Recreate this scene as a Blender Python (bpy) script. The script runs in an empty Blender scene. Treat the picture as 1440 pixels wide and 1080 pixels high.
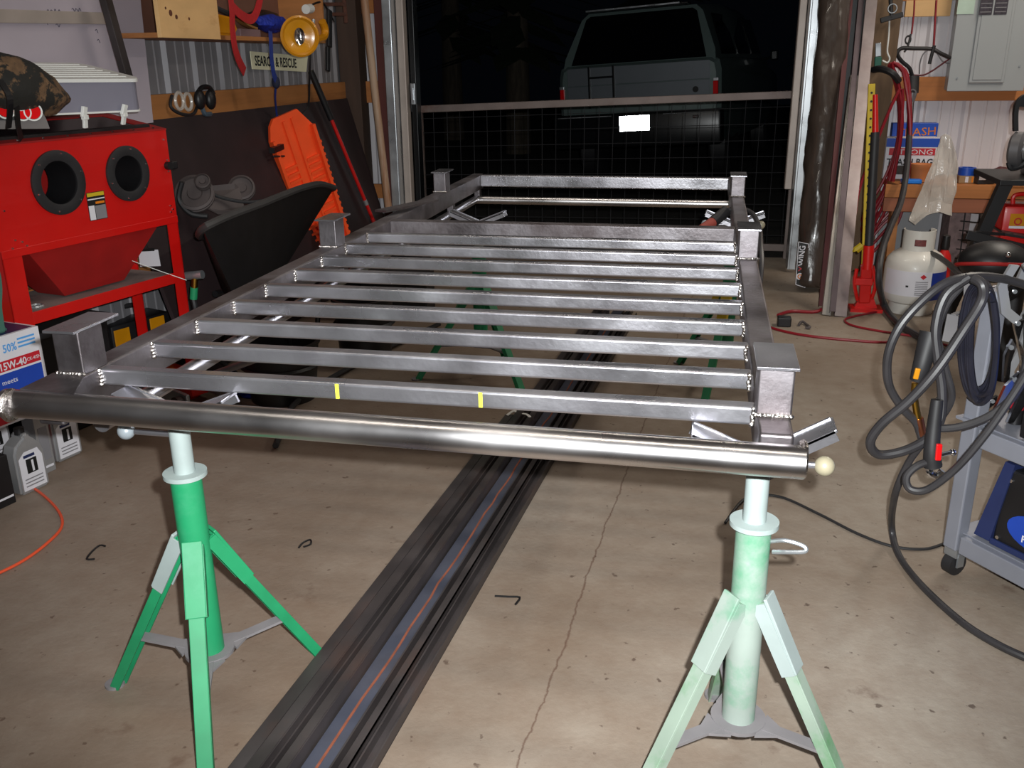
import bpy, bmesh, math, random
from math import sin, cos, pi, radians
from mathutils import Vector, Matrix, Euler, noise
random.seed(7)
SC = bpy.context.scene
COL = SC.collection
# ---------------------------------------------------------------- camera, world, lights, exposure
cd = bpy.data.cameras.new('camera'); cam = bpy.data.objects.new('camera', cd); COL.objects.link(cam)
cd.sensor_width = 36; cd.lens = 32.61; cd.clip_start = 0.05; cd.clip_end = 200
def cam_basis(yaw, p, r):
    f = Vector((sin(yaw)*cos(p), cos(yaw)*cos(p), -sin(p)))
    rt = Vector((cos(yaw), -sin(yaw), 0)); up = rt.cross(f)
    return rt*cos(r)-up*sin(r), up*cos(r)+rt*sin(r), f
rt, up, fw = cam_basis(-.2071, .3368, .0126)
cam.matrix_world = Matrix(((rt.x, up.x, -fw.x, 0), (rt.y, up.y, -fw.y, 0), (rt.z, up.z, -fw.z, 1.35), (0, 0, 0, 1)))
SC.camera = cam
SC.view_settings.view_transform = 'Standard'; SC.view_settings.look = 'None'
SC.view_settings.gamma = 1; SC.view_settings.use_curve_mapping = False
SC.view_settings.exposure = 0.0
w = bpy.data.worlds.new('night_sky'); SC.world = w; w.use_nodes = True
w.node_tree.nodes['Background'].inputs[0].default_value = (.25, .32, .5, 1)
w.node_tree.nodes['Background'].inputs[1].default_value = .003
def light(name, kind, loc, energy, color=(1, 1, 1), size=None, size_y=None, target=None):
    l = bpy.data.lights.new(name, kind); l.energy = energy; l.color = color
    if kind == 'AREA':
        l.shape = 'RECTANGLE'; l.size = size; l.size_y = size_y
    if kind in ('POINT', 'SPOT'): l.shadow_soft_size = size
    o = bpy.data.objects.new(name, l); COL.objects.link(o); o.location = loc
    if target: o.rotation_euler = (Vector(target)-Vector(loc)).to_track_quat('-Z', 'Y').to_euler()
    return o
flash = light('camera_flash', 'SPOT', (.055, .02, 1.40), 420, (.97, 1, 1), .012, target=(-.5, 3.2, .4))
flash.data.spot_size = radians(92); flash.data.spot_blend = .85
light('ceiling_lamp_light', 'AREA', (-.6, 1.0, 2.92), 12, (1, .91, .79), 2.2, .12)
light('ceiling_lamp_light', 'AREA', (-.6, 4.4, 2.92), 14, (1, .91, .79), 2.2, .12)
light('ceiling_lamp_light', 'AREA', (2.0, 5.0, 2.92), 42, (1, .91, .79), .12, 2.2)

# ---------------------------------------------------------------- materials
MATS = {}
def srgb(c):
    return tuple(((v/255)/12.92 if v/255 <= .04045 else ((v/255+.055)/1.055)**2.4) for v in c)
def M(name, c, rough=.6, metal=0, var=.15, scale=8, c2=None, mix=.5, sharp=.15, bump=.0, bscale=60, stretch=(1, 1, 1), spec=.5, emit=0, alpha=1, trans=0, rvar=0, coat=0):
    """procedural principled material: base colour varied by noise, optional second colour in patches"""
    if name in MATS: return MATS[name]
    m = bpy.data.materials.new(name); m.use_nodes = True; nt = m.node_tree; N = nt.nodes; L = nt.links
    b = N['Principled BSDF']; c = srgb(c)
    tc = N.new('ShaderNodeTexCoord'); mp = N.new('ShaderNodeMapping'); mp.inputs['Scale'].default_value = stretch
    L.new(tc.outputs['Object'], mp.inputs[0])
    n1 = N.new('ShaderNodeTexNoise'); n1.inputs['Scale'].default_value = scale; n1.inputs['Detail'].default_value = 5
    L.new(mp.outputs[0], n1.inputs['Vector'])
    r = N.new('ShaderNodeValToRGB'); L.new(n1.outputs[0], r.inputs[0])
    r.color_ramp.elements[0].position = .3; r.color_ramp.elements[1].position = .7
    r.color_ramp.elements[0].color = (*[v*(1-var) for v in c], 1); r.color_ramp.elements[1].color = (*[min(1, v*(1+var)) for v in c], 1)
    out = r.outputs[0]
    if c2:
        n2 = N.new('ShaderNodeTexNoise'); n2.inputs['Scale'].default_value = scale*.6; n2.inputs['Detail'].default_value = 8; n2.inputs['Roughness'].default_value = .65
        L.new(mp.outputs[0], n2.inputs['Vector'])
        r2 = N.new('ShaderNodeValToRGB'); L.new(n2.outputs[0], r2.inputs[0])
        r2.color_ramp.elements[0].position = 1-mix-sharp/2-.0; r2.color_ramp.elements[1].position = 1-mix+sharp/2
        mx = N.new('ShaderNodeMix'); mx.data_type = 'RGBA'; L.new(r2.outputs[0], mx.inputs[0]); L.new(out, mx.inputs[6])
        mx.inputs[7].default_value = (*srgb(c2), 1); out = mx.outputs[2]
    L.new(out, b.inputs['Base Color'])
    b.inputs['Roughness'].default_value = rough; b.inputs['Metallic'].default_value = metal
    b.inputs['Specular IOR Level'].default_value = spec
    if rvar:
        mr = N.new('ShaderNodeMapRange'); mr.inputs['To Min'].default_value = max(.02, rough-rvar); mr.inputs['To Max'].default_value = min(1, rough+rvar)
        mr.inputs['From Min'].default_value = .3; mr.inputs['From Max'].default_value = .7
        L.new(n1.outputs[0], mr.inputs[0]); L.new(mr.outputs[0], b.inputs['Roughness'])
    if coat: b.inputs['Coat Weight'].default_value = coat
    if alpha < 1: b.inputs['Alpha'].default_value = alpha
    if trans: b.inputs['Transmission Weight'].default_value = trans
    if emit:
        b.inputs['Emission Color'].default_value = (*c, 1); b.inputs['Emission Strength'].default_value = emit
    if bump:
        n3 = N.new('ShaderNodeTexNoise'); n3.inputs['Scale'].default_value = bscale; n3.inputs['Detail'].default_value = 4
        L.new(mp.outputs[0], n3.inputs['Vector']); bp = N.new('ShaderNodeBump'); bp.inputs['Strength'].default_value = bump; bp.inputs['Distance'].default_value = .01
        L.new(n3.outputs[0], bp.inputs['Height']); L.new(bp.outputs[0], b.inputs['Normal'])
    MATS[name] = m; return m
steel = M('mill_steel', (192, 192, 198), .30, .9, .12, 5, c2=(158, 154, 162), mix=.40, sharp=.5, stretch=(1, 1, 1), rvar=.1, bump=.05, bscale=90)
bright = M('bright_steel', (206, 203, 204), .30, 1, .1, 4, rvar=.08)
rail_steel = M('scaled_steel', (144, 140, 144), .48, .95, .25, 6, c2=(84, 74, 74), mix=.45, sharp=.35, rvar=.12, bump=.08, bscale=80)
weld_m = M('weld_bead', (190, 184, 180), .25, 1, .3, 80, bump=.4, bscale=200)
dark_steel = M('dark_hot_rolled_steel', (72, 66, 66), .42, .4, .3, 5, c2=(96, 70, 60), mix=.32, sharp=.3, rvar=.12)
blue_steel = M('blue_mill_scale', (96, 100, 116), .45, .6, .2, 5, c2=(84, 80, 84), mix=.35, sharp=.3)
rust = M('rust', (134, 74, 52), .9, 0, .2, 30)
zinc = M('zinc_plate', (186, 190, 194), .35, .8, .12, 9, rvar=.1)
green = M('green_paint', (30, 138, 90), .5, 0, .1, 10, c2=(74, 156, 118), mix=.35, sharp=.3, coat=.1)
green_y = M('green_paint_chipped', (32, 138, 90), .5, 0, .12, 14, c2=(160, 150, 60), mix=.27, sharp=.08)
dusty = M('green_paint_greyed', (146, 158, 150), .6, 0, .1, 7, c2=(44, 140, 96), mix=.44, sharp=.2)
dusty_y = M('greyed_paint_chipped', (142, 158, 144), .6, 0, .12, 9, c2=(76, 138, 84), mix=.4, sharp=.2)
greyplate = M('grey_base_plate', (132, 128, 130), .6, .2, .15, 10)
palegrey = M('pale_primer', (156, 168, 166), .6, .1, .08, 12)
cream = M('cream_ball', (146, 138, 116), .35, 0, .12, 40)
greyball = M('grey_ball', (150, 158, 164), .3, .2, .1, 20)
red = M('red_enamel', (196, 16, 12), .38, 0, .06, 6, coat=.25)
red_d = M('red_enamel_dusty', (150, 16, 14), .6, 0, .2, 5)
black = M('black_plastic', (22, 21, 23), .45, 0, .2, 12)
rubber = M('black_rubber', (34, 33, 35), .55, 0, .15, 20)
hose_b = M('black_cable_rubber', (50, 48, 50), .42, 0, .2, 14)
darkglass = M('dark_glass', (10, 10, 12), .12, 0, .1, 4)
dustgrey = M('dusty_tray', (128, 112, 108), .8, 0, .25, 6, c2=(90, 74, 70), mix=.4)
white = M('white_plastic', (226, 226, 222), .45, 0, .03, 6)
white_m = M('white_paint', (214, 210, 202), .4, 0, .05, 6, coat=.2)
greyfab = M('grey_plastic_side', (128, 126, 140), .5, 0, .05, 6)
board = M('white_board', (184, 174, 184), .6, 0, .06, 3)
sheetm = M('ribbed_sheet', (150, 148, 152), .38, .35, .06, 3, rvar=.06)
sheetw = M('ribbed_sheet_white', (216, 212, 216), .42, .1, .04, 3)
wood = M('pine', (170, 112, 62), .65, 0, .18, 4, stretch=(1, .15, 4), c2=(120, 70, 36), mix=.38, sharp=.25)
wood_x = M('pine_along_x', (178, 112, 58), .65, 0, .18, 4, stretch=(.15, 1, 4), c2=(140, 84, 42), mix=.36, sharp=.3)
ply = M('plywood_face', (214, 172, 118), .6, 0, .12, 3, stretch=(1, 1.2, 3), c2=(170, 112, 62), mix=.3, sharp=.2)
woodv = M('post_wood', (112, 88, 64), .75, 0, .2, 4, stretch=(4, 4, .3), c2=(78, 58, 42), mix=.42, sharp=.3)
darkpost = M('dark_post_wood', (70, 52, 42), .75, 0, .2, 4, stretch=(4, 4, .3))
redtrim = M('red_brown_trim', (88, 40, 34), .55, 0, .12, 5)
trimw = M('pale_trim', (176, 164, 156), .5, .2, .1, 6)
darkply = M('dark_stained_sheet', (52, 38, 40), .6, 0, .25, 3, c2=(36, 26, 28), mix=.5, sharp=.4)
orange = M('orange_plastic', (246, 84, 34), .45, 0, .06, 9)
orange_c = M('orange_cord', (226, 84, 48), .5, 0, .05, 9)
yellow = M('yellow_plastic', (200, 132, 14), .35, 0, .12, 10, coat=.2)
yel_o = M('amber_plastic', (214, 120, 26), .35, 0, .15, 10, coat=.2)
yellow_p = M('yellow_paint', (196, 168, 30), .55, 0, .12, 12)
chalk = M('yellow_chalk', (222, 222, 60), .8, 0, .1, 40)
redstrap = M('red_webbing', (176, 30, 34), .75, 0, .12, 60)
bluestrap = M('blue_webbing', (30, 52, 130), .75, 0, .2, 50)
redhose = M('red_hose', (134, 22, 34), .4, 0, .12, 30)
chrome = M('chrome', (220, 220, 222), .14, 1, .05, 8)
brass = M('brass', (206, 160, 70), .28, 1, .1, 20)
copper = M('copper', (180, 110, 80), .35, 1, .1, 20)
camo = M('camouflage_cloth', (104, 78, 54), .85, 0, .5, 26, c2=(30, 28, 24), mix=.52, sharp=.05, bump=.5, bscale=26)
panelgrey = M('panel_grey_paint', (160, 164, 166), .4, .1, .03, 3)
greendoc = M('green_translucent_plastic', (70, 112, 100), .4, 0, .08, 8)
blue = M('blue_plastic', (24, 74, 176), .4, 0, .08, 8)
bluelabel = M('blue_print', (28, 66, 166), .5, 0, .06, 8)
lightblue = M('light_blue_print', (84, 156, 220), .5, 0, .04, 8)
redlabel = M('red_print', (188, 30, 44), .5, 0, .06, 8)
whitecard = M('white_card', (216, 214, 220), .6, 0, .04, 8)
greycard = M('grey_card', (126, 124, 128), .6, 0, .08, 8)
silverp = M('silver_plastic', (170, 170, 172), .32, .55, .06, 10)
navy = M('navy_paint', (34, 44, 84), .45, 0, .12, 8)
brownwrap = M('brown_black_vinyl', (62, 52, 46), .28, 0, .2, 8, bump=.35, bscale=26, stretch=(1, 1, .35), coat=.4)
gatem = M('weathered_gate_rail', (120, 108, 104), .6, .5, .2, 5, c2=(96, 62, 52), mix=.35, sharp=.2)
wirem = M('dull_wire', (34, 34, 38), .7, .3, .1, 8)
carbody = M('silver_green_car_paint', (102, 118, 116), .35, .3, .06, 2, coat=.4)
carlow = M('grey_lower_car_paint', (106, 112, 118), .4, .3, .06, 2)
cardark = M('dark_car_trim', (16, 18, 20), .3, 0, .1, 4)
taillamp = M('red_lamp_lens', (220, 20, 24), .15, 0, .05, 4, coat=1)
refl = M('reflective_plate', (250, 252, 255), .16, 1, .0, 4)
reflsign = M('reflective_sign', (255, 250, 214), .5, 0, .03, 6, spec=1)
ink = M('black_ink', (14, 14, 14), .6, 0, .1, 8)
gravel = M('dark_gravel', (34, 30, 27), .95, 0, .4, 14, bump=.6, bscale=40)
bark = M('bark', (70, 62, 52), .9, 0, .4, 6, stretch=(3, 3, .6), bump=.6, bscale=20)
leaf = M('dark_foliage', (40, 52, 34), .8, 0, .4, 10)
clearp = M('crinkled_clear_film', (222, 214, 204), .18, 0, .04, 6, alpha=.5, bump=.5, bscale=18)
cartm = M('cart_grey_paint', (138, 140, 150), .45, .3, .1, 6, c2=(112, 110, 116), mix=.3, sharp=.3)
terracotta = M('terracotta', (190, 116, 66), .7, 0, .1, 9)
maroon = M('maroon_paint', (80, 32, 34), .55, 0, .2, 6)
concreteboard = M('grey_cement_panel', (150, 152, 156), .8, 0, .12, 3)
ceilm = M('ceiling_sheet', (150, 148, 146), .5, .2, .05, 3)

def floor_material():
    m = bpy.data.materials.new('stained_concrete'); m.use_nodes = True; nt = m.node_tree; N = nt.nodes; L = nt.links; b = N['Principled BSDF']
    tc = N.new('ShaderNodeTexCoord')
    def nz(s, d=6, r=.6):
        n = N.new('ShaderNodeTexNoise'); n.inputs['Scale'].default_value = s; n.inputs['Detail'].default_value = d; n.inputs['Roughness'].default_value = r
        L.new(tc.outputs['Object'], n.inputs['Vector']); return n.outputs[0]
    def ramp(src, a, ca, bb, cb):
        r = N.new('ShaderNodeValToRGB'); L.new(src, r.inputs[0]); e = r.color_ramp.elements
        e[0].position = a; e[0].color = (*ca, 1); e[1].position = bb; e[1].color = (*cb, 1); return r.outputs[0]
    def mix(f, a, c, mode='MIX'):
        x = N.new('ShaderNodeMix'); x.data_type = 'RGBA'; x.blend_type = mode
        if isinstance(f, float): x.inputs[0].default_value = f
        else: L.new(f, x.inputs[0])
        for i, v in ((6, a), (7, c)):
            if isinstance(v, tuple): x.inputs[i].default_value = (*v, 1)
            else: L.new(v, x.inputs[i])
        return x.outputs[2]
    K = (0, 0, 0); W = (1, 1, 1)
    base = ramp(nz(1.1, 8), .35, srgb((132, 117, 102)), .68, srgb((168, 157, 144)))
    base = mix(ramp(nz(14, 6, .7), .35, K, .75, (.35, .35, .35)), base, srgb((112, 86, 68)))
    sp = ramp(nz(34, 3, .5), .68, K, .73, (.7, .7, .7)); base = mix(sp, base, srgb((66, 48, 40)))
    sp2 = ramp(nz(6.5, 5, .62), .66, K, .74, (.55, .55, .55)); base = mix(sp2, base, srgb((92, 68, 56)))
    # the left of the slab is coloured browner than the middle
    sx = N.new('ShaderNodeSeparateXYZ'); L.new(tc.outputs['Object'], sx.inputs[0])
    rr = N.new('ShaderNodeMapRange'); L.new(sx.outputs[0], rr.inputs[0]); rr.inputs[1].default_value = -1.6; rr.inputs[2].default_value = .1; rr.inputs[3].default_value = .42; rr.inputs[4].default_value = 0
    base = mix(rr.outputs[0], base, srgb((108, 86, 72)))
    # fine crack running along the slab beside the steel bars
    mm = N.new('ShaderNodeMath'); mm.operation = 'MULTIPLY_ADD'; L.new(sx.outputs[1], mm.inputs[0]); mm.inputs[1].default_value = -.064; mm.inputs[2].default_value = .585
    ad = N.new('ShaderNodeMath'); ad.operation = 'ADD'; L.new(mm.outputs[0], ad.inputs[0]); L.new(sx.outputs[0], ad.inputs[1])
    nn = N.new('ShaderNodeMath'); nn.operation = 'MULTIPLY_ADD'; L.new(nz(5, 6, .7), nn.inputs[0]); nn.inputs[1].default_value = .05; L.new(ad.outputs[0], nn.inputs[2])
    n0 = N.new('ShaderNodeMath'); n0.operation = 'SUBTRACT'; L.new(nn.outputs[0], n0.inputs[0]); n0.inputs[1].default_value = .025
    ab = N.new('ShaderNodeMath'); ab.operation = 'ABSOLUTE'; L.new(n0.outputs[0], ab.inputs[0])
    cr = ramp(ab.outputs[0], .0, (.75, .75, .75), .0022, K); base = mix(cr, base, srgb((84, 56, 44)))
    L.new(base, b.inputs['Base Color']); b.inputs['Roughness'].default_value = .62; b.inputs['Specular IOR Level'].default_value = .35
    bp = N.new('ShaderNodeBump'); bp.inputs['Strength'].default_value = .15; bp.inputs['Distance'].default_value = .01
    L.new(nz(60, 4), bp.inputs['Height']); L.new(bp.outputs[0], b.inputs['Normal'])
    return m

# ---------------------------------------------------------------- mesh helpers
def BM(): return bmesh.new()
def xf(bm, verts, mat): bmesh.ops.transform(bm, matrix=mat, verts=verts)
BSEG = 2
def box(bm, lo, hi, bev=0, mat=None):
    vs = bmesh.ops.create_cube(bm, size=1)['verts']
    c = [(lo[i]+hi[i])/2 for i in range(3)]; s = [abs(hi[i]-lo[i]) for i in range(3)]
    xf(bm, vs, Matrix.Translation(c) @ Matrix.Diagonal((*s, 1)))
    if bev:
        es = list({e for v in vs for e in v.link_edges})
        r = bmesh.ops.bevel(bm, geom=es, offset=bev, segments=BSEG, affect='EDGES', profile=.5)
        vs = list({v for f in r['faces'] for v in f.verts} | {v for v in vs if v.is_valid})
    if mat: xf(bm, vs, mat)
    return vs
def frame_to(a, b, roll=0):
    a = Vector(a); b = Vector(b); d = (b-a); q = d.to_track_quat('Z', 'Y')
    return Matrix.Translation(a) @ q.to_matrix().to_4x4() @ Matrix.Rotation(roll, 4, 'Z'), d.length
def cyl(bm, a, b, r, r2=None, n=16, caps=True):
    m, l = frame_to(a, b)
    vs = bmesh.ops.create_cone(bm, segments=n, radius1=r, radius2=r if r2 is None else r2, depth=l, cap_ends=caps)['verts']
    xf(bm, vs, m @ Matrix.Translation((0, 0, l/2))); return vs
def ball(bm, c, r, n=12, s=(1, 1, 1)):
    vs = bmesh.ops.create_uvsphere(bm, u_segments=n*2, v_segments=n, radius=r)['verts']
    xf(bm, vs, Matrix.Translation(c) @ Matrix.Diagonal((*s, 1))); return vs
def bar(bm, a, b, w, t, up=(0, 0, 1), bev=0):
    """rectangular bar from a to b, t along up, w across"""
    a = Vector(a); b = Vector(b); z = (b-a); l = z.length; z.normalize(); u = Vector(up); x = u.cross(z)
    if x.length < 1e-4: x = Vector((1, 0, 0)).cross(z)
    x.normalize(); y = z.cross(x)
    m = Matrix(((x.x, y.x, z.x, a.x), (x.y, y.y, z.y, a.y), (x.z, y.z, z.z, a.z), (0, 0, 0, 1)))
    return box(bm, (-w/2, -t/2, 0), (w/2, t/2, l), bev, m)
def smooth_pts(P, k=6):
    P = [Vector(p) for p in P]; out = []
    for i in range(len(P)-1):
        p0 = P[max(i-1, 0)]; p1 = P[i]; p2 = P[i+1]; p3 = P[min(i+2, len(P)-1)]
        for j in range(k):
            t = j/k
            out.append(.5*((2*p1)+(-p0+p2)*t+(2*p0-5*p1+4*p2-p3)*t*t+(-p0+3*p1-3*p2+p3)*t**3))
    out.append(P[-1]); return out
def tube(bm, P, r, n=8, k=6, smooth=True, flat=None, up0=None):
    """sweep a round (or flat w x t) section along points"""
    P = smooth_pts(P, k) if smooth else [Vector(p) for p in P]
    rings = []; nrm = None
    for i, p in enumerate(P):
        d = (P[min(i+1, len(P)-1)]-P[max(i-1, 0)]).normalized()
        if nrm is None:
            u = Vector(up0) if up0 else (Vector((0, 0, 1)) if abs(d.z) < .9 else Vector((1, 0, 0)))
            nrm = (u-d*u.dot(d)).normalized()
        else:
            nrm = (nrm-d*nrm.dot(d)); nrm = nrm.normalized() if nrm.length > 1e-6 else d.orthogonal().normalized()
        bn = d.cross(nrm); rr = r(i/(len(P)-1)) if callable(r) else r
        if flat:
            w, t = flat; offs = [(-w/2, -t/2), (w/2, -t/2), (w/2, t/2), (-w/2, t/2)]
            ring = [bm.verts.new(p+bn*a+nrm*b) for a, b in offs]
        else:
            ring = [bm.verts.new(p+(nrm*cos(2*pi*j/n)+bn*sin(2*pi*j/n))*rr) for j in range(n)]
        rings.append(ring)
    for a, b in zip(rings, rings[1:]):
        m = len(a)
        for j in range(m): bm.faces.new((a[j], a[(j+1) % m], b[(j+1) % m], b[j]))
    bm.faces.new(rings[0][::-1]); bm.faces.new(rings[-1])
    return [v for rg in rings for v in rg]
def lathe(bm, prof, c=(0, 0, 0), n=32, mat=None):
    rings = []; c = Vector(c); allv = []
    for r, z in prof:
        if r < 1e-5: ring = [bm.verts.new(c+Vector((0, 0, z)))]
        else: ring = [bm.verts.new(c+Vector((r*cos(2*pi*j/n), r*sin(2*pi*j/n), z))) for j in range(n)]
        rings.append(ring); allv += ring
    for a, b in zip(rings, rings[1:]):
        for j in range(n):
            k = (j+1) % n
            if len(a) == 1 and len(b) == 1: continue
            if len(a) == 1: bm.faces.new((a[0], b[k], b[j]))
            elif len(b) == 1: bm.faces.new((a[j], a[k], b[0]))
            else: bm.faces.new((a[j], a[k], b[k], b[j]))
    if mat: xf(bm, allv, mat)
    return allv
def prism(bm, poly, vec, inner=None):
    """extrude a planar polygon (3d points) along vec"""
    v = Vector(vec); a = [bm.verts.new(Vector(p)) for p in poly]; b = [bm.verts.new(Vector(p)+v) for p in poly]
    n = len(a); bm.faces.new(a[::-1]); bm.faces.new(b)
    for i in range(n): bm.faces.new((a[i], a[(i+1) % n], b[(i+1) % n], b[i]))
    return a+b
def torus(bm, c, R, r, axis=(0, 0, 1), n=28, m=8, s=(1, 1)):
    q = Vector(axis).to_track_quat('Z', 'Y'); c = Vector(c); rings = []
    for i in range(n):
        a = 2*pi*i/n; rings.append([bm.verts.new(c+q @ Vector(((R+r*cos(2*pi*j/m))*cos(a)*s[0], (R+r*cos(2*pi*j/m))*sin(a)*s[1], r*sin(2*pi*j/m)))) for j in range(m)])
    for i in range(n):
        A = rings[i]; B = rings[(i+1) % n]
        for j in range(m): bm.faces.new((A[j], A[(j+1) % m], B[(j+1) % m], B[j]))
def obj(name, bm, mat, parent=None, smooth=False, base=None, local=False, auto=35):
    """link one mesh object; world coordinates unless local"""
    bmesh.ops.recalc_face_normals(bm, faces=bm.faces)
    me = bpy.data.meshes.new(name)
    if parent is None and base is None and not local and bm.verts:
        xs = [v.co for v in bm.verts]
        base = Vector(((min(v.x for v in xs)+max(v.x for v in xs))/2, (min(v.y for v in xs)+max(v.y for v in xs))/2, min(v.z for v in xs)))
    o = bpy.data.objects.new(name, me); COL.objects.link(o)
    if parent is not None:
        o.parent = parent
        if not local:
            inv = world_of(parent).inverted(); bmesh.ops.transform(bm, matrix=inv, verts=bm.verts)
    elif base is not None:
        o.location = base; bmesh.ops.translate(bm, vec=-Vector(base), verts=bm.verts)
    if smooth:
        for f in bm.faces: f.smooth = True
        for e in bm.edges:
            if len(e.link_faces) == 2 and e.calc_face_angle(0) > radians(auto): e.smooth = False
    bm.to_mesh(me); bm.free(); me.materials.append(mat)
    return o
def world_of(o):
    m = Matrix.Identity(4); ch = []
    while o: ch.append(o); o = o.parent
    for x in reversed(ch): m = m @ (Matrix.LocRotScale(x.location, x.rotation_euler, x.scale))
    return m
def tag(o, label, cat, group=None, kind=None):
    o['label'] = label; o['category'] = cat
    if group: o['group'] = group
    if kind: o['kind'] = kind
    return o
def thing(name, label, cat, loc=(0, 0, 0), rot=0, group=None):
    o = bpy.data.objects.new(name, None); COL.objects.link(o); o.location = loc; o.rotation_euler = rot if isinstance(rot, tuple) else (0, 0, rot)
    o.empty_display_size = .05
    return tag(o, label, cat, group)
def struct(name, bm, mat, parent=None, smooth=False):
    o = obj(name, bm, mat, parent, smooth)
    if parent is None: o['kind'] = 'structure'
    return o
def copy_tree(o, parent=None):
    c = o.copy(); COL.objects.link(c)
    if parent: c.parent = parent
    for ch in [x for x in list(bpy.data.objects) if x.parent == o]: copy_tree(ch, c)
    return c
def text(name, s, mat, parent, origin, xdir, ydir, size, sx=1, extrude=.0004, align='LEFT', lift=.0008, bold=0):
    """flat lettering as a mesh lying on the plane spanned by xdir, ydir (world coordinates)"""
    cu = bpy.data.curves.new(name, 'FONT'); cu.body = s; cu.size = size; cu.extrude = extrude; cu.align_x = align; cu.resolution_u = 2; cu.offset = bold
    t = bpy.data.objects.new(name, cu); COL.objects.link(t)
    x = Vector(xdir).normalized(); y = Vector(ydir); y = (y-x*y.dot(x)).normalized(); z = x.cross(y); p = Vector(origin)+z*lift
    m = Matrix(((x.x*sx, y.x, z.x, p.x), (x.y*sx, y.y, z.y, p.y), (x.z*sx, y.z, z.z, p.z), (0, 0, 0, 1)))
    dg = bpy.context.evaluated_depsgraph_get(); me = bpy.data.meshes.new_from_object(t.evaluated_get(dg)); bpy.data.objects.remove(t)
    bm = bmesh.new(); bm.from_mesh(me); bpy.data.meshes.remove(me); bmesh.ops.transform(bm, matrix=m, verts=bm.verts)
    return obj(name, bm, mat, parent)
def V(*a): return Vector(a[0]) if len(a) == 1 else Vector(a)

XL, YE = -2.57, 6.6
# ================================================================ THE SETTING
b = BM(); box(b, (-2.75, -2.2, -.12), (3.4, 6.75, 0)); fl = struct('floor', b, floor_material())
b = BM(); box(b, (-12, 6.75, -.16), (12, 30, -.03)); g = struct('gravel_yard', b, gravel)
def ribbed(name, along, a0, a1, z0, z1, pos, mat, first, pitch=.2667, out=1):
    """ribbed metal cladding: trapezoid ribs along one wall, seen from inside"""
    pts = [(a0, 0)]; x = first
    while x-pitch > a0: x -= pitch
    while x < a1:
        for dx, h in ((-.028, 0), (-.010, .019), (.010, .019), (.028, 0), (.095, 0), (.102, .004), (.116, .004), (.123, 0), (.172, 0), (.179, .004), (.193, .004), (.2, 0)):
            if a0 < x+dx < a1: pts.append((x+dx, h))
        x += pitch
    pts.append((a1, 0)); bm = BM(); lo = []; hi = []; lo2 = []; hi2 = []
    for a, h in pts:
        f = (lambda q, z, t: (pos+t, q, z)) if along == 'y' else (lambda q, z, t: (q, pos+t, z))
        lo.append(bm.verts.new(f(a, z0, h*out))); hi.append(bm.verts.new(f(a, z1, h*out)))
        lo2.append(bm.verts.new(f(a, z0, (h-.003)*out))); hi2.append(bm.verts.new(f(a, z1, (h-.003)*out)))
    for i in range(len(pts)-1):
        bm.faces.new((lo[i], lo[i+1], hi[i+1], hi[i])); bm.faces.new((lo2[i], hi2[i], hi2[i+1], lo2[i+1]))
        bm.faces.new((hi[i], hi[i+1], hi2[i+1], hi2[i])); bm.faces.new((lo[i], lo2[i], lo2[i+1], lo[i+1]))
    bm.faces.new((lo[0], hi[0], hi2[0], lo2[0])); bm.faces.new((lo[-1], lo2[-1], hi2[-1], hi[-1]))
    return struct(name, bm, mat)
ribbed('wall_left', 'y', -2.2, 6.6, 0, 3, XL, sheetm, 4.265, out=1)
wl = ribbed('wall_end', 'x', .94, 3.3, 0, 3, YE, sheetw, 1.32, out=-1)
ribbed('wall_end_left', 'x', -2.57, -2.2, 0, 3, YE, sheetw, -2.35, out=-1)
b = BM(); box(b, (-2.57, 6.56, 2.55), (3.3, 6.66, 3)); struct('wall_above_door', b, sheetm)
b = BM(); box(b, (3.3, -2.2, 0), (3.34, 6.6, 3)); struct('wall_right', b, sheetm)
b = BM(); box(b, (-2.6, -2.24, 0), (3.34, -2.2, 3)); struct('wall_back', b, sheetm)
b = BM(); box(b, (-2.6, -2.24, 3), (3.34, 6.66, 3.04)); struct('ceiling', b, ceilm)
# left wall girts
for z0, z1 in ((1.07, 1.215), (1.86, 2.0), (.4, .54)):
    b = BM(); box(b, (XL+.02, 1.0, z0), (XL+.06, 6.42, z1), .002); struct('trim_1', b, wood)
b = BM(); box(b, (-2.545, 6.42, 0), (-2.40, 6.57, 3), .003); struct('trim_2', b, darkpost)
for z0, z1 in ((1.07, 1.215), (1.66, 1.81), (.4, .5)):
    b = BM(); box(b, (-2.40, 6.53, z0), (-2.27, 6.57, z1), .002); struct('trim_3', b, wood_x)
    b = BM(); box(b, (1.09, 6.53, z0), (3.28, 6.575, z1), .002); struct('trim_4', b, wood_x)
b = BM(); box(b, (-2.27, 6.42, 0), (-2.20, 6.58, 2.6), .003); struct('trim_5', b, redtrim)
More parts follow.
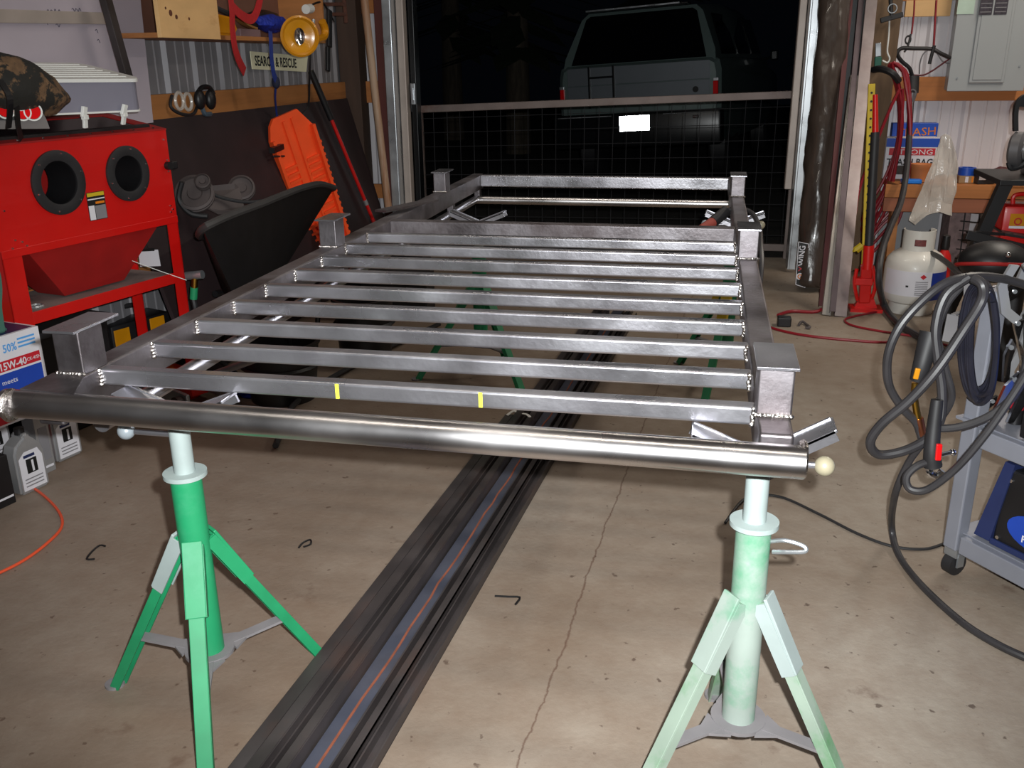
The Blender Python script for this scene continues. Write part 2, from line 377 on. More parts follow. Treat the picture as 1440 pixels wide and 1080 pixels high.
# door tracks and jambs
b = BM(); box(b, (-2.195, 6.36, 0), (-2.135, 6.46, 2.6), .004); box(b, (-2.135, 6.36, 0), (-2.128, 6.5, 2.6)); struct('trim_6', b, zinc)
b = BM(); box(b, (-2.124, 6.44, 0), (-2.072, 6.52, 2.6), .006); struct('trim_7', b, trimw)
b = BM(); box(b, (-2.06, 6.5, 0), (-2.02, 6.6, 2.6), .004); struct('trim_8', b, cardark)
b = BM(); box(b, (-2.05, 6.46, 1.06), (-2.02, 6.5, 1.2), .003); box(b, (-2.035, 6.45, 1.09), (-2.03, 6.46, 1.17), .001); struct('trim_latch_plate', b, zinc)
b = BM(); box(b, (.50, 6.42, .52), (.545, 6.5, 2.6), .005); struct('trim_9', b, trimw)
b = BM(); box(b, (.548, 6.26, .02), (.56, 6.42, 2.6), .002); box(b, (.56, 6.26, .02), (.60, 6.275, 2.6), .002); box(b, (.553, 6.40, .02), (.62, 6.415, 2.6)); struct('trim_10', b, zinc)
b = BM(); box(b, (.61, 6.44, 0), (.95, 6.56, 2.6), .004); struct('trim_11', b, cardark)
b = BM(); box(b, (.93, 6.36, 0), (1.09, 6.57, 3), .004); struct('trim_12', b, woodv)

# ================================================================ RACK
rack = thing('steel_rack_frame', 'long welded bare-steel rack of parallel rungs lying across four stands', 'rack', (-.53, 3.1, .63))
def pr_(name, bm, mat, parent=None, **k): return obj(name, bm, mat, parent or rack, **k)
def crisp(o):
    for p in o.data.polygons: p.use_smooth = True
    o.modifiers.new('even_normals', 'WEIGHTED_NORMAL').weight = 100
    return o
BSEG = 4
for x0, x1 in ((-1.217, -1.162), (.103, .158)):
    b = BM(); box(b, (x0, 1.42, .706), (x1, 4.86, .782), .006); crisp(pr_('side_rail', b, rail_steel))
    xc = x0+.0275
    b = BM(); cyl(b, (xc-.0, 1.56, .655), (xc, 4.86, .655), .019, n=16); pr_('lower_rail', b, steel, smooth=True)
    for yy in (1.6, 2.9, 4.3, 4.84):
        b = BM(); box(b, (xc-.015, yy-.02, .66), (xc+.015, yy+.02, .715), .003); pr_('spacer', b, rail_steel)
b = BM(); cyl(b, (-1.262, 1.40, .755), (.172, 1.378, .755), .0265, n=32); o = pr_('front_tube', b, bright, smooth=True); o['label'] = 'bright round front tube'
for x in (-1.262, .172):
    b = BM(); torus(b, (x*.985, 1.39, .755), .025, .007, (1, 0, 0), 24, 6); obj('weld_bead', b, weld_m, o, smooth=True)
b = BM(); prism(b, [(-1.23, 1.405, .779), (-1.11, 1.395, .779), (-1.162, 1.50, .779), (-1.23, 1.50, .779)], (0, 0, .004)); pr_('corner_plate', b, rail_steel)
YR = [1.548, 1.732, 1.917, 2.099, 2.284, 2.475, 2.674, 2.875, 3.081]
for i, y in enumerate(YR):
    b = BM(); box(b, (-1.165, y-.002, .745), (.105, y+.030, .779), .006); o = crisp(pr_('rung', b, steel))
    for x in (-1.160, .100):
        w_ = BM()
        for k in range(5):
            ball(w_, (x+random.uniform(-.002, .002), y-.003+random.uniform(-.002, .002), .748+k*.007), .0052, 5)
        w_ and obj('weld_bead', w_, weld_m, o, smooth=True)
    if i == 0:
        for x in ((-0.662,1.546,0.763)[0], (-0.384,1.546,0.759)[0]):
            c = BM(); box(c, (x-.0035, y-.0030, .748), (x+.0035, y-.0016, .777)); obj('chalk_mark', c, chalk, o)
b = BM(); box(b, (-1.165, 3.335, .722), (.105, 3.385, .781), .005); o = crisp(pr_('cross_member', b, rail_steel)); o['label'] = 'deeper cross member'
b = BM(); box(b, (-1.165, 4.79, .722), (.105, 4.84, .781), .006); crisp(pr_('cross_member', b, steel))
b = BM(); cyl(b, (-1.2, 4.80, .652), (.13, 4.80, .652), .020, n=24); pr_('rear_tube', b, bright, smooth=True)
for side, x0 in ((-1, -1.190), (1, .130)):
    for y in (1.50, 2.80, 4.12):
        b = BM(); box(b, (x0-.029, y-.001, .78), (x0+.029, y+.075, .868), .004); o = crisp(pr_('post', b, rail_steel))
        p = BM(); box(p, (x0-.034, y-.018, .868), (x0+.034, y+.125, .8735), .001); obj('top_plate', p, steel, o)
        g_ = BM()
        for k in range(9): ball(g_, (x0-.028+k*.007, y-.003, .784), .005, 4)
        obj('weld_bead', g_, weld_m, o, smooth=True)
# lying plate on the left rail, near the far post
tp = BM(); bar(tp, (-1.234,3.436,0.800), (-1.114,3.760,0.800), .055, .008); tag(obj('steel_offcut_plate', tp, rail_steel), 'flat steel offcut lying on far left rail of the rack', 'steel plate')

BSEG = 2
# ================================================================ STANDS
def stand(loc, th, mats, balls, label, r=.28, lever=0, bz=.688):
    t = thing('pipe_stand', label, 'stand', (loc[0], loc[1], 0), 0, 'pipe stands under the rack')
    mcol, mleg, msleeve = mats
    def P(n, b, m, par=None, smooth=True): return obj(n, b, m, par or t, smooth=smooth, local=True)
    b = BM(); cyl(b, (0, 0, .155), (0, 0, .57), .031, n=28, caps=True); P('column', b, mcol)
    b = BM(); lathe(b, [(.020, .566), (.043, .566), (.043, .575), (.020, .575)], n=32); o = P('collar', b, palegrey)
    b = BM(); cyl(b, (0, 0, .57), (0, 0, .692), .0205, n=20); P('inner_tube', b, palegrey)
    for sg in (-1, 1):
        tz = .765 if (sg > 0 and lever) else .741
        b = BM(); bar(b, (0, 0, .694), (sg*.118, 0, tz), .060, .006, (0, 0, 1), .001); bar(b, (0, .027, .686), (sg*.118, .027, tz-.008), .006, .024, (0, 0, 1)); bar(b, (0, -.027, .686), (sg*.118, -.027, tz-.008), .006, .02, (0, 0, 1))
        P('head_arm', b, steel, smooth=False)
    for sg in balls:
        b = BM(); cyl(b, (0, 0, bz), (sg*.098, 0, bz), .006, n=10); o = P('ball_pin', b, steel)
        b = BM(); ball(b, (sg*(.108 if sg > 0 else .118), 0, bz), .0175, 10); P('ball', b, cream if sg > 0 else greyball, o)
    if lever:
        b = BM(); tube(b, [(.03, 0, .535), (.055, -.01, .545), (.085, -.015, .54), (.088, -.02, .532), (.06, -.02, .528), (.035, -.01, .52)], .004, 8); P('locking_lever', b, zinc)
    b = BM(); cyl(b, (0, 0, .148), (0, 0, .156), .052, n=24); base = P('base_hub', b, greyplate)
    for i in range(3):
        a = radians(th+120*i); d = V(cos(a), sin(a), 0); s = V(-sin(a), cos(a), 0)
        top = d*.034+V(0, 0, .425); foot = d*(r-.005)+V(0, 0, .004)
        b = BM(); bar(b, top, foot, .030, .006, d, .001)
        nrm = (foot-top).cross(s).normalized(); nrm = nrm if nrm.dot(d) > 0 else -nrm
        for sg in (-1, 1): bar(b, top+s*sg*.0135-nrm*.010, foot+s*sg*.0135-nrm*.010, .004, .02, nrm)
        P('leg', b, mleg, smooth=False)
        b = BM(); m_ = top.lerp(foot, .30); bar(b, top+nrm*.003+V(0, 0, .008), m_+nrm*.003, .040, .007, d, .0015)
        for sg in (-1, 1): bar(b, top+s*sg*.019-nrm*.010, m_+s*sg*.019-nrm*.010, .004, .026, nrm)
        P('leg_sleeve', b, msleeve[i % len(msleeve)], smooth=False)
        b = BM(); q = top.lerp(foot, .655); bar(b, V(0, 0, .152), V(q.x, q.y, .152), .026, .006, (0, 0, 1))
        tri = [d*.045+s*.035, d*.045-s*.035, d*.1+s*.0, ]; prism(b, [v+V(0, 0, .1483) for v in tri], (0, 0, .0055)); P('brace', b, greyplate, base, smooth=False)
        b = BM(); cyl(b, foot+V(0, 0, -.004), foot+V(0, 0, .003), .022, n=16); P('foot_pad', b, greyplate)
    return t
stand((-.998, 1.535), 54, (green, green_y, [green, palegrey, green]), (-1,), 'green pipe stand under the near left corner of the rack', bz=.654)
stand((.115, 1.525), 98, (dusty, dusty_y, [palegrey, dusty, palegrey]), (1,), 'grey-dusted green pipe stand with cream ball under the near right corner', r=.262, lever=1)
stand((-.95, 3.86), -40, (green_y, green_y, [green_y]), (), 'green pipe stand with chipped yellow leg under the far left of the rack', r=.30)
stand((.12, 3.98), -106, (green, green_y, [yellow_p, green_y, yellow_p]), (-1, 1), 'green and yellow pipe stand under the far right of the rack', r=.30)

# ================================================================ STEEL BAR STOCK ON FLOOR
th_ = 4.0
ax = V(sin(radians(th_)), cos(radians(th_)), 0); sx_ = V(cos(radians(th_)), -sin(radians(th_)), 0); O = V(-.862, 1.35, 0)
def stock(off, w, h, y0, y1, kind, mat, label):
    """kind: tube (hollow rectangular), angle, channel, flat"""
    t = .004; off *= .89; w *= .89; a = O+sx_*(off+w/2)+ax*(y0-1.35); bb = O+sx_*(off+w/2)+ax*(y1-1.35)
    b = BM(); up3 = V(0, 0, 1)
    if kind == 'flat': bar(b, a+up3*h/2, bb+up3*h/2, w, h, (0, 0, 1), .001)
    elif kind == 'tube':
        ring = [(-w/2, 0), (w/2, 0), (w/2, h), (-w/2, h)]; inn = [(-w/2+t, t), (w/2-t, t), (w/2-t, h-t), (-w/2+t, h-t)]
        def mk(p, P): return [b.verts.new(P+sx_*x+up3*z) for x, z in p]
        A, B_, C_, D = mk(ring, a), mk(ring, bb), mk(inn, a), mk(inn, bb)
        for i in range(4):
            j = (i+1) % 4; b.faces.new((A[i], A[j], B_[j], B_[i])); b.faces.new((C_[j], C_[i], D[i], D[j])); b.faces.new((A[j], A[i], C_[i], C_[j])); b.faces.new((B_[i], B_[j], D[j], D[i]))
        bmesh.ops.bevel(b, geom=[e for e in b.edges if abs((e.verts[0].co-e.verts[1].co).length-(bb-a).length) < 1e-3], offset=.002, segments=2, affect='EDGES')
    elif kind == 'channel':
        bar(b, a+up3*t/2, bb+up3*t/2, w, t); 
        for sg in (-1, 1): bar(b, a+sx_*sg*(w/2-t/2)+up3*h/2, bb+sx_*sg*(w/2-t/2)+up3*h/2, t, h)
    elif kind == 'angle':
        bar(b, a+up3*(h-t/2), bb+up3*(h-t/2), w, t); bar(b, a+sx_*(w/2-t/2)+up3*h/2, bb+sx_*(w/2-t/2)+up3*h/2, t, h)
    return tag(obj('steel_bar', b, mat, smooth=(kind == 'tube')), label, 'steel bar', 'steel bars laid side by side on the floor')
stock(.000, .038, .038, .75, 3.32, 'tube', dark_steel, 'dark square steel tube lying apart at left of the floor bundle')
stock(.046, .034, .05, .70, 5.02, 'tube', dark_steel, 'dark tall steel tube beside the gap in the floor bundle')
stock(.081, .026, .030, .74, 5.06, 'channel', dark_steel, 'narrow dark steel channel third from left in the bundle')
stock(.108, .028, .046, .70, 4.98, 'tube', dark_steel, 'dark steel tube with bright worn edge left of the blue flat')
o = stock(.140, .074, .012, .66, 5.08, 'flat', blue_steel, 'wide blue-grey flat steel bar with rust streak')
b = BM(); a = O+sx_*.158+ax*(.7-1.35); e_ = O+sx_*.158+ax*(3.6); pts = [a.lerp(e_, k/60)+sx_*random.uniform(-.0035, .0035)+V(0, 0, .0128) for k in range(61)]
tube(b, pts, .003, smooth=False, flat=(.006, .0008)); obj('rust_streak', b, rust, o)
stock(.216, .024, .034, .72, 5.04, 'channel', dark_steel, 'narrow dark channel right of the blue flat')
stock(.241, .022, .040, .70, 5.10, 'angle', dark_steel, 'dark steel angle near the right of the bundle')
stock(.265, .038, .028, .68, 5.00, 'channel', dark_steel, 'outermost right dark steel channel of the bundle')
b = BM(); tube(b, [(-0.714,3.297,0.040), (-0.693,3.321,0.050), (-0.670,3.315,0.045), (-0.634,3.292,0.050), (-0.610,3.269,0.040)], .004, 6, flat=(.012, .002)); tag(obj('tie_strip', b, white), 'pale plastic tie lying over the floor steel bars', 'tie')
#PART2
# ================================================================ BLAST CABINET
cab = thing('blast_cabinet', 'red sandblasting cabinet with two round black arm holes', 'cabinet', (-2.085, 3.4, 0), radians(77.1))
def C_(n, b, m, par=None, smooth=False): return obj(n, b, m, par or cab, smooth=smooth, local=True)
X0, X1, ZB, ZT, ZR, DP = -.80, 0, .768, 1.106, 1.160, .30
HC = [(-.533, .965, .100), (-.222, .962, .092)]
def plate_holes(bm, x0, x1, z0, z1, holes, y, t, n=40):
    """front plate with round holes"""
    xs = sorted([x0, x1]+[c[0]-c[2]*1.15 for c in holes]+[c[0]+c[2]*1.15 for c in holes])
    for a, c in zip(xs, xs[1:]):
        hh = [h for h in holes if a < h[0] < c]
        if not hh:
            box(bm, (a, y, z0), (c, y+t, z1)); continue
        hx, hz, r = hh[0]; box(bm, (a, y, z0), (c, y+t, hz-r*1.15)); box(bm, (a, y, hz+r*1.15), (c, y+t, z1)); s = r*1.15
        A = []; B = []
        for i in range(n):
            an = 2*pi*i/n+pi/4; ca, sa = cos(an), sin(an); q = s/max(abs(ca), abs(sa))
            A.append([bm.verts.new((hx+r*ca, y+k, hz+r*sa)) for k in (0, t)]); B.append([bm.verts.new((hx+q*ca, y+k, hz+q*sa)) for k in (0, t)])
        for i in range(n):
            j = (i+1) % n
            bm.faces.new((A[i][0], A[j][0], B[j][0], B[i][0])); bm.faces.new((A[i][1], B[i][1], B[j][1], A[j][1])); bm.faces.new((A[i][0], A[i][1], A[j][1], A[j][0]))
b = BM(); plate_holes(b, X0, X1, ZB, ZT, HC, 0, .004); fp = C_('front_panel', b, red)
b = BM(); box(b, (X0, DP-.004, ZB), (X1, DP, ZR)); C_('back_panel', b, red_d)
for x in (X0, X1-.004):
    b = BM(); prism(b, [(x, .004, ZB), (x, DP-.004, ZB), (x, DP-.004, ZR), (x, .004, ZT)], (.004, 0, 0)); C_('side_panel', b, red)
def topz(y): return ZT+(ZR-ZT)*y/DP
b = BM()
for (xa, xb, ya, yb) in ((X0, X1, -.004, .05), (X0, X1, .26, DP), (X0, X0+.06, .05, .26), (X1-.06, X1, .05, .26)):
    prism(b, [(xa, ya, topz(ya)), (xb, ya, topz(ya)), (xb, yb, topz(yb)), (xa, yb, topz(yb))], (0, 0, .006))
C_('top_frame', b, red_d)
b = BM(); prism(b, [(X0+.055, .045, topz(.045)), (X1-.055, .045, topz(.045)), (X1-.055, .265, topz(.265)), (X0+.055, .265, topz(.265))], (0, 0, .004)); C_('window', b, darkglass)
b = BM(); prism(b, [(X0+.045, .035, topz(.035)+.0061), (X1-.045, .035, topz(.035)+.0061), (X1-.045, .05, topz(.05)+.0061), (X0+.045, .05, topz(.05)+.0061)], (0, 0, .01)); C_('window_seal', b, black)
def screw(p, d, par=None):
    b = BM(); cyl(b, V(*p), V(*p)+V(*d)*.004, .0045, .003, 8); return C_('screw', b, chrome, par)
for k in range(8): screw((X0+.05+k*.1, .014, topz(.014)+.006), (0, 0, 1))
for x, z in ((-.02, 1.07), (-.028, .815), (-.018, .80), (-.03, .79), (-.74, .80), (-.715, .79), (-.755, .775), (-.70, .775), (-.76, .9)): screw((x, 0, z), (0, -1, 0), fp)
for hx, hz, r in HC:
    b = BM(); q = Matrix.Rotation(radians(90), 4, 'X')
    lathe(b, [(r-.026, .0), (r-.026, .008), (r-.006, .012), (r+.010, .008), (r+.010, .0)], n=40, mat=Matrix.Translation((hx, -.0005, hz)) @ q); ring = C_('arm_ring', b, rubber, smooth=True)
    b = BM(); lathe(b, [(r-.020, 0), (r-.022, -.14), (r-.02, -.14), (r-.018, 0)], n=36, mat=Matrix.Translation((hx, 0, hz)) @ q); C_('sleeve', b, black, ring, True)
    for k in range(6):
        a = k*pi/3+.3; screw((hx+(r-.002)*cos(a), -.011, hz+(r-.002)*sin(a)), (0, -1, 0), ring)
b = BM(); box(b, (-.425, -.0016, .815), (-.345, 0, .915)); st = C_('warning_sticker', b, ink, fp)
WC = lambda x, y, z: world_of(cab) @ V(x, y, z)
UX = WC(1, 0, 0)-WC(0, 0, 0); NY = WC(0, -1, 0)-WC(0, 0, 0)
def slab(n, par, x0, x1, z0, z1, m, y=-.0016, e=.0007):
    b = BM(); box(b, (x0, y-e, z0), (x1, y, z1)); return C_(n, b, m, par)
slab('print_band', fp, -.423, -.347, .900, .913, yellow_p); slab('print_band', fp, -.423, -.347, .888, .892, whitecard); slab('print_band', fp, -.39, -.350, .872, .880, yel_o); slab('print_panel', fp, -.423, -.398, .817, .868, whitecard); slab('print_panel', fp, -.395, -.347, .817, .866, greycard)
# side latch and door edge
b = BM(); box(b, (0, .02, .80), (.006, .28, 1.09), .002); C_('side_door', b, zinc)
b = BM(); box(b, (.0, -.012, .955), (.030, .03, .985), .004); cyl(b, (-.018, -.018, .97), (-.018, .0, .97), .016, n=12); C_('latch', b, black)
for z in (.948, .992): screw((-.018, -.003, z), (0, -1, 0))
# legs, hopper and tray
for x, y in ((X0, 0), (X1-.055, 0), (X0, DP-.05), (X1-.055, DP-.05)):
    b = BM(); w = .075 if x == X0 else .055
    box(b, (x, y, 0), (x+w, y+.004, ZB)); box(b, (x if x == X0 else x+w-.004, y, 0), ((x if x == X0 else x+w-.004)+.004, y+.05, ZB)); C_('leg', b, red)
b = BM(); box(b, (X0+.0, -.003, .745), (X1, .0, .772), .001); C_('lower_lip', b, red)
hb = [(-.70, .02), (-.06, .02), (-.06, .29), (-.70, .29)]; hl = [(-.52, .08), (-.24, .08), (-.24, .22), (-.52, .22)]
b = BM(); A = [b.verts.new((x, y, ZB)) for x, y in hb]; B = [b.verts.new((x, y, .552)) for x, y in hl]
for i in range(4): b.faces.new((A[i], A[(i+1) % 4], B[(i+1) % 4], B[i]))
b.faces.new(B); b.faces.new(A[::-1]); C_('hopper', b, red_d)
b = BM(); box(b, (X0+.075, .005, .535), (X1-.055, .29, .545)); C_('tray', b, dustgrey)
b = BM(); box(b, (X0+.075, 0, .505), (X1-.055, .005, .548), .001); C_('tray_edge', b, red)
b = BM(); torus(b, (-.66, .06, .549), .022, .006, n=16, m=6); C_('steel_ring', b, zinc)
b = BM(); box(b, (X0+.02, .275, .10), (X1-.02, .285, .14)); C_('rear_brace', b, red_d)
# zip tie, tag, valve
b = BM(); tube(b, [(-2.220,3.150,0.661), (-2.162,3.280,0.583), (-2.056,3.360,0.516)], .003, 6, flat=(.012, .002)); tag(obj('cable_tie', b, white), 'long white cable tie sticking out beside red cabinet leg', 'cable tie')
tg = obj('price_tag', (lambda b: (prism(b, [(-2.349,3.500,0.604), (-2.255,3.500,0.609), (-2.253,3.500,0.539), (-2.351,3.500,0.533)], (0, .001, 0)), b)[1])(BM()), whitecard); tag(tg, 'white hang tag with black header in front of the cabinet hopper', 'tag')
b = BM(); prism(b, [(-2.338,3.495,0.611), (-2.268,3.495,0.616), (-2.270,3.495,0.604), (-2.340,3.495,0.599)], (0, .002, 0)); obj('header', b, ink, tg)
b = BM(); tube(b, [(-2.298,3.500,0.611), (-2.317,3.520,0.637), (-2.313,3.550,0.653)], .0015, 5); obj('string', b, ink, tg)
v = thing('hose_valve', 'small metal hose valve with green band beside the cabinet leg', 'valve', (-2.087,3.450,0.385))
b = BM(); cyl(b, (-2.108,3.450,0.512), (-2.033,3.450,0.521), .018, n=12); obj('body', b, zinc, v, True)
b = BM(); cyl(b, (-2.069,3.450,0.514), (-2.079,3.450,0.465), .014, n=12); obj('neck', b, brass, v, True)
b = BM(); cyl(b, (-2.079,3.450,0.465), (-2.089,3.450,0.415), .016, n=12); obj('band', b, green, v, True)
b = BM(); tube(b, [(-2.089,3.450,0.415), (-2.088,3.450,0.354), (-2.155,3.500,0.243), (-2.0, 3.6, .02)], .012, 8); obj('hose', b, rubber, v, True)

# lid-like white light box propped on top of the cabinet
lb = thing('fluorescent_hood', 'white-topped grey hood propped open above red cabinet', 'hood', (-2.32, 3.2, 1.14))
P0, P1 = V((-2.226,2.740,1.198)), V((-2.098,3.300,1.187)); dx = (P1-P0).normalized(); back = V(-dx.y, dx.x, 0); nrm = V(0, 0, 1)
def hp(u, v, h=0):  # u along 0..1, v metres back, h up
    return P0.lerp(P1, u)+back*v+V(0, 0, h+.19*v)
L_ = (P1-P0).length
def rrect(u0, u1, v0, v1, h, r=.05, n=6):
    pts = []
    for cx, cy, a0 in ((u1*L_-r, v1-r, 0), (u0*L_+r, v1-r, 90), (u0*L_+r, v0+r, 180), (u1*L_-r, v0+r, 270)):
        for k in range(n+1):
            a = radians(a0+90*k/n); pts.append(hp((cx+r*cos(a))/L_, cy+r*sin(a), h))
    return pts
b = BM(); prism(b, rrect(0, 1, 0, .30, 0), (0, 0, .100)); obj('side_shell', b, greyfab, lb)
b = BM(); prism(b, rrect(-.01, 1.01, -.006, .306, .100), (0, 0, .012)); obj('top_cover', b, white, lb)
b = BM()
for k in range(7): bar(b, hp(.10, .03+k*.038, .113), hp(.92, .03+k*.038, .113), .010, .003)
obj('ribs', b, white, lb)
b = BM(); prism(b, rrect(-.004, 1.004, -.003, .303, -.006), (0, 0, .006)); obj('bottom_rim', b, white, lb)
for u, v1 in (((115, 151), (121, 181)), ((173, 148), (176, 176))):
    b = BM(); a = V((-2.154,3.020,1.211)) if u[0] == 115 else V((-2.106,3.190,1.210)); e_ = V((-2.164,3.020,1.138)) if u[0] == 115 else V((-2.127,3.190,1.139))
    m_ = a.lerp(e_, .5); bar(b, a, m_+V(.0, -.008, 0), .022, .012, (1, 0, 0), .002); bar(b, m_, e_, .020, .010, (1, 0, 0), .002); box(b, tuple(m_-V(.008, .012, .008)), tuple(m_+V(.008, .012, .008)), .002); obj('hinge_clip', b, white, lb)

# camouflage bag and lamp housing on the cabinet's left
bag = BM(); vs = bmesh.ops.create_uvsphere(bag, u_segments=40, v_segments=24, radius=1)['verts']
for v_ in vs:
    p = v_.co.copy(); n_ = noise.noise(p*1.7+V(3, 1, 2))*.16+noise.noise(p*4)*.07
    v_.co = V(p.x*(1+n_), p.y*(1+n_)*(1), p.z*(1+n_*.8)*(1-.30*max(0, p.y)))
    v_.co = V(v_.co.x*.12, v_.co.y*.19, v_.co.z*.105)
xf(bag, vs, Matrix.Translation(V((-2.153,2.660,1.287))) @ Matrix.Rotation(radians(-16), 4, 'Z') @ Matrix.Rotation(radians(-16), 4, 'X'))
bg = obj('camouflage_bag', bag, camo, smooth=True); tag(bg, 'dark camouflage cloth bag slumped over lamp housing on red cabinet', 'bag')
b = BM(); tube(b, [(-2.047,2.500,1.311), (-2.018,2.490,1.256), (-2.065,2.520,1.173)], .006, 6, flat=(.018, .003)); obj('strap', b, black, bg)
b = BM(); tube(b, [(-2.007,2.500,1.235), (-2.030,2.520,1.177), (-2.060,2.560,1.136)], .006, 6, flat=(.02, .003)); obj('strap', b, black, bg)
lh = thing('tail_lamp_housing', 'grey and black lamp bar with ringed red round lenses under the camouflage bag', 'lamp bar', (-2.211,2.720,1.145))
a = V((-2.177,2.500,1.170)); e_ = V((-2.047,2.680,1.160)); dr = (e_-a).normalized(); nr = V(dr.y, -dr.x, 0)
poly = [a-nr*.0, e_, e_+V(0, 0, .03)-dr*.006, e_+V(0, 0, .105)-dr*.035, a+V(0, 0, .105)]
b = BM(); prism(b, poly, -nr*.10); obj('housing', b, M('housing_grey', (98, 92, 90), .5), lh)
b = BM(); prism(b, [a+V(0, 0, .026)+nr*.001, e_-dr*.028+V(0, 0, .026)+nr*.001, e_-dr*.05+V(0, 0, .098)+nr*.001, a+V(0, 0, .098)+nr*.001], nr*.004); obj('face_plate', b, black, lh)
for px_, pz_, r_ in ((10, .058, .026), (32, .080, .024), (33, .050, .024), (48, .052, .026)):
    t_ = (px_+40)/110; c_ = a.lerp(e_, t_)+V(0, 0, pz_)+nr*.006
    b = BM(); cyl(b, c_, c_+nr*.006, r_-.004, n=20); o = obj('lens', b, taillamp, lh)
    b = BM(); torus(b, c_+nr*.005, r_, .0028, nr, 24, 6); obj('ring', b, white, o)

# ================================================================ oil box, jug, bottles
q0 = V((-2.159,2.600,0.234)); UXn = UX.normalized(); NYn = NY.normalized(); bw, bd, bz0, bz1 = .40, .16, .238, .530
ob = thing('oil_carton', 'white, red and blue printed motor oil carton on silver bottles', 'box', tuple(q0-V(0, 0, q0.z-bz0)))
def onbox(s, h, d=0): return V(q0.x, q0.y, 0)-UXn*s+V(0, 0, h)+NYn*d
b = BM(); prism(b, [onbox(0, bz0), onbox(bw, bz0), onbox(bw, bz1), onbox(0, bz1)], -NYn*bd); obj('carton_body', b, whitecard, ob)
def bandp(n, s0, s1, h0, h1, m, e=.0008, par=ob): b = BM(); prism(b, [onbox(s0, h0, .0001), onbox(s1, h0, .0001), onbox(s1, h1, .0001), onbox(s0, h1, .0001)], NYn*e); return obj(n, b, m, par)
bandp('red_band', .012, bw, .415, .450, redlabel); bandp('blue_panel', .012, bw, .300, .408, bluelabel); bandp('red_patch', .15, bw, .245, .275, redlabel)
b = BM(); prism(b, [onbox(.012, bz1, -.012), onbox(bw, bz1, -.012), onbox(bw, bz1, -.145), onbox(.012, bz1, -.145)], (0, 0, .001)); obj('top_print', b, navy, ob)
text('lettering', '15W-40', whitecard, ob, onbox(.168, .420, .0009), UXn, (0, 0, 1), .034, sx=.9, bold=.0006)
text('lettering', 'CK-4/SN', whitecard, ob, onbox(.064, .426, .0009), UXn, (0, 0, 1), .016, sx=.9)
text('lettering', '50%', lightblue, ob, onbox(.142, .475, .0002), UXn, (0, 0, 1), .038, sx=.8, bold=.0006)
text('lettering', 'meets', whitecard, ob, onbox(.168, .372, .0009), UXn, (0, 0, 1), .024, sx=1.0)
for k in range(3): bandp('print_line', .02, .085, .478+k*.013, .484+k*.013, lightblue)
for k in range(6): bandp('print_dash', .03+k*.033, .045+k*.033, .335, .340, whitecard, .0014)
for k in range(2): bandp('print_line', .03, .20, .318-k*.009, .321-k*.009, lightblue, .0012)
for k in range(3): bandp('print_line', .03, .12, .283-k*.012, .286-k*.012, greycard)
# jug
jc = onbox(.155, bz1, -.065)
jg = thing('green_jug', 'dark green plastic oil jug with top grip standing on the printed carton', 'jug', tuple(jc))
def jp(s, h, d=0): return jc+UXn*s+V(0, 0, h)+NYn*d
outer = [(.055, 0), (.062, .02), (.066, .08), (.080, .14), (.084, .19), (.074, .235), (.045, .262), (.0, .268), (-.05, .26), (-.09, .24), (-.10, .18), (-.10, .02), (-.09, 0)]
hole = [(.047, .205), (.04, .225), (.02, .236), (-.01, .236), (-.015, .222), (.01, .205), (.03, .195)]
def loop_pts(L, k=4):
    L = [V(p[0], p[1], 0) for p in L]; n = len(L); out = []
    for i in range(n):
        p0, p1, p2, p3 = L[i-1], L[i], L[(i+1) % n], L[(i+2) % n]
        for j in range(k):
            t = j/k; out.append(.5*((2*p1)+(-p0+p2)*t+(2*p0-5*p1+4*p2-p3)*t*t+(-p0+3*p1-3*p2+p3)*t**3))
    return out
def holed(bm, O1, I1, f0, f1):
    """slab between outer and inner outlines: f0,f1 map 2-d to 3-d front/back"""
    es = []; 
    for L in (O1, I1):
        vs = [bm.verts.new(f0(p.x, p.y)) for p in L]; es += [bm.edges.new((vs[i], vs[(i+1) % len(vs)])) for i in range(len(vs))]
    r = bmesh.ops.triangle_fill(bm, edges=es, use_beauty=True)
    fs = [g_ for g_ in r['geom'] if isinstance(g_, bmesh.types.BMFace)]
    e = bmesh.ops.extrude_face_region(bm, geom=fs); nv = [g_ for g_ in e['geom'] if isinstance(g_, bmesh.types.BMVert)]
    d = f1(0, 0)-f0(0, 0); bmesh.ops.translate(bm, vec=d, verts=nv)
b = BM(); holed(b, loop_pts(outer), loop_pts(hole), lambda x, y: jp(x, y, .038), lambda x, y: jp(x, y, -.038))
bmesh.ops.recalc_face_normals(b, faces=b.faces); bmesh.ops.bevel(b, geom=[e for e in b.edges if e.calc_face_angle(0) > 1.0], offset=.008, segments=3, affect='EDGES'); obj('jug_body', b, greendoc, jg, True, auto=60)
b = BM(); prism(b, [jp(-.0, .11, .0385), jp(-.07, .11, .0385), jp(-.07, .19, .0385), jp(-.045, .205, .0385), jp(-.015, .165, .0385)], NYn*.001); obj('label', b, yellow_p, jg)
b = BM(); prism(b, [jp(-.01, .125, .0396), jp(-.07, .125, .0396), jp(-.07, .14, .0396), jp(-.013, .14, .0396)], NYn*.001); obj('label_stripe', b, whitecard, jg)
b = BM(); cyl(b, jp(-.07, .25), jp(-.07, .285), .02, n=16); obj('cap', b, black, jg)
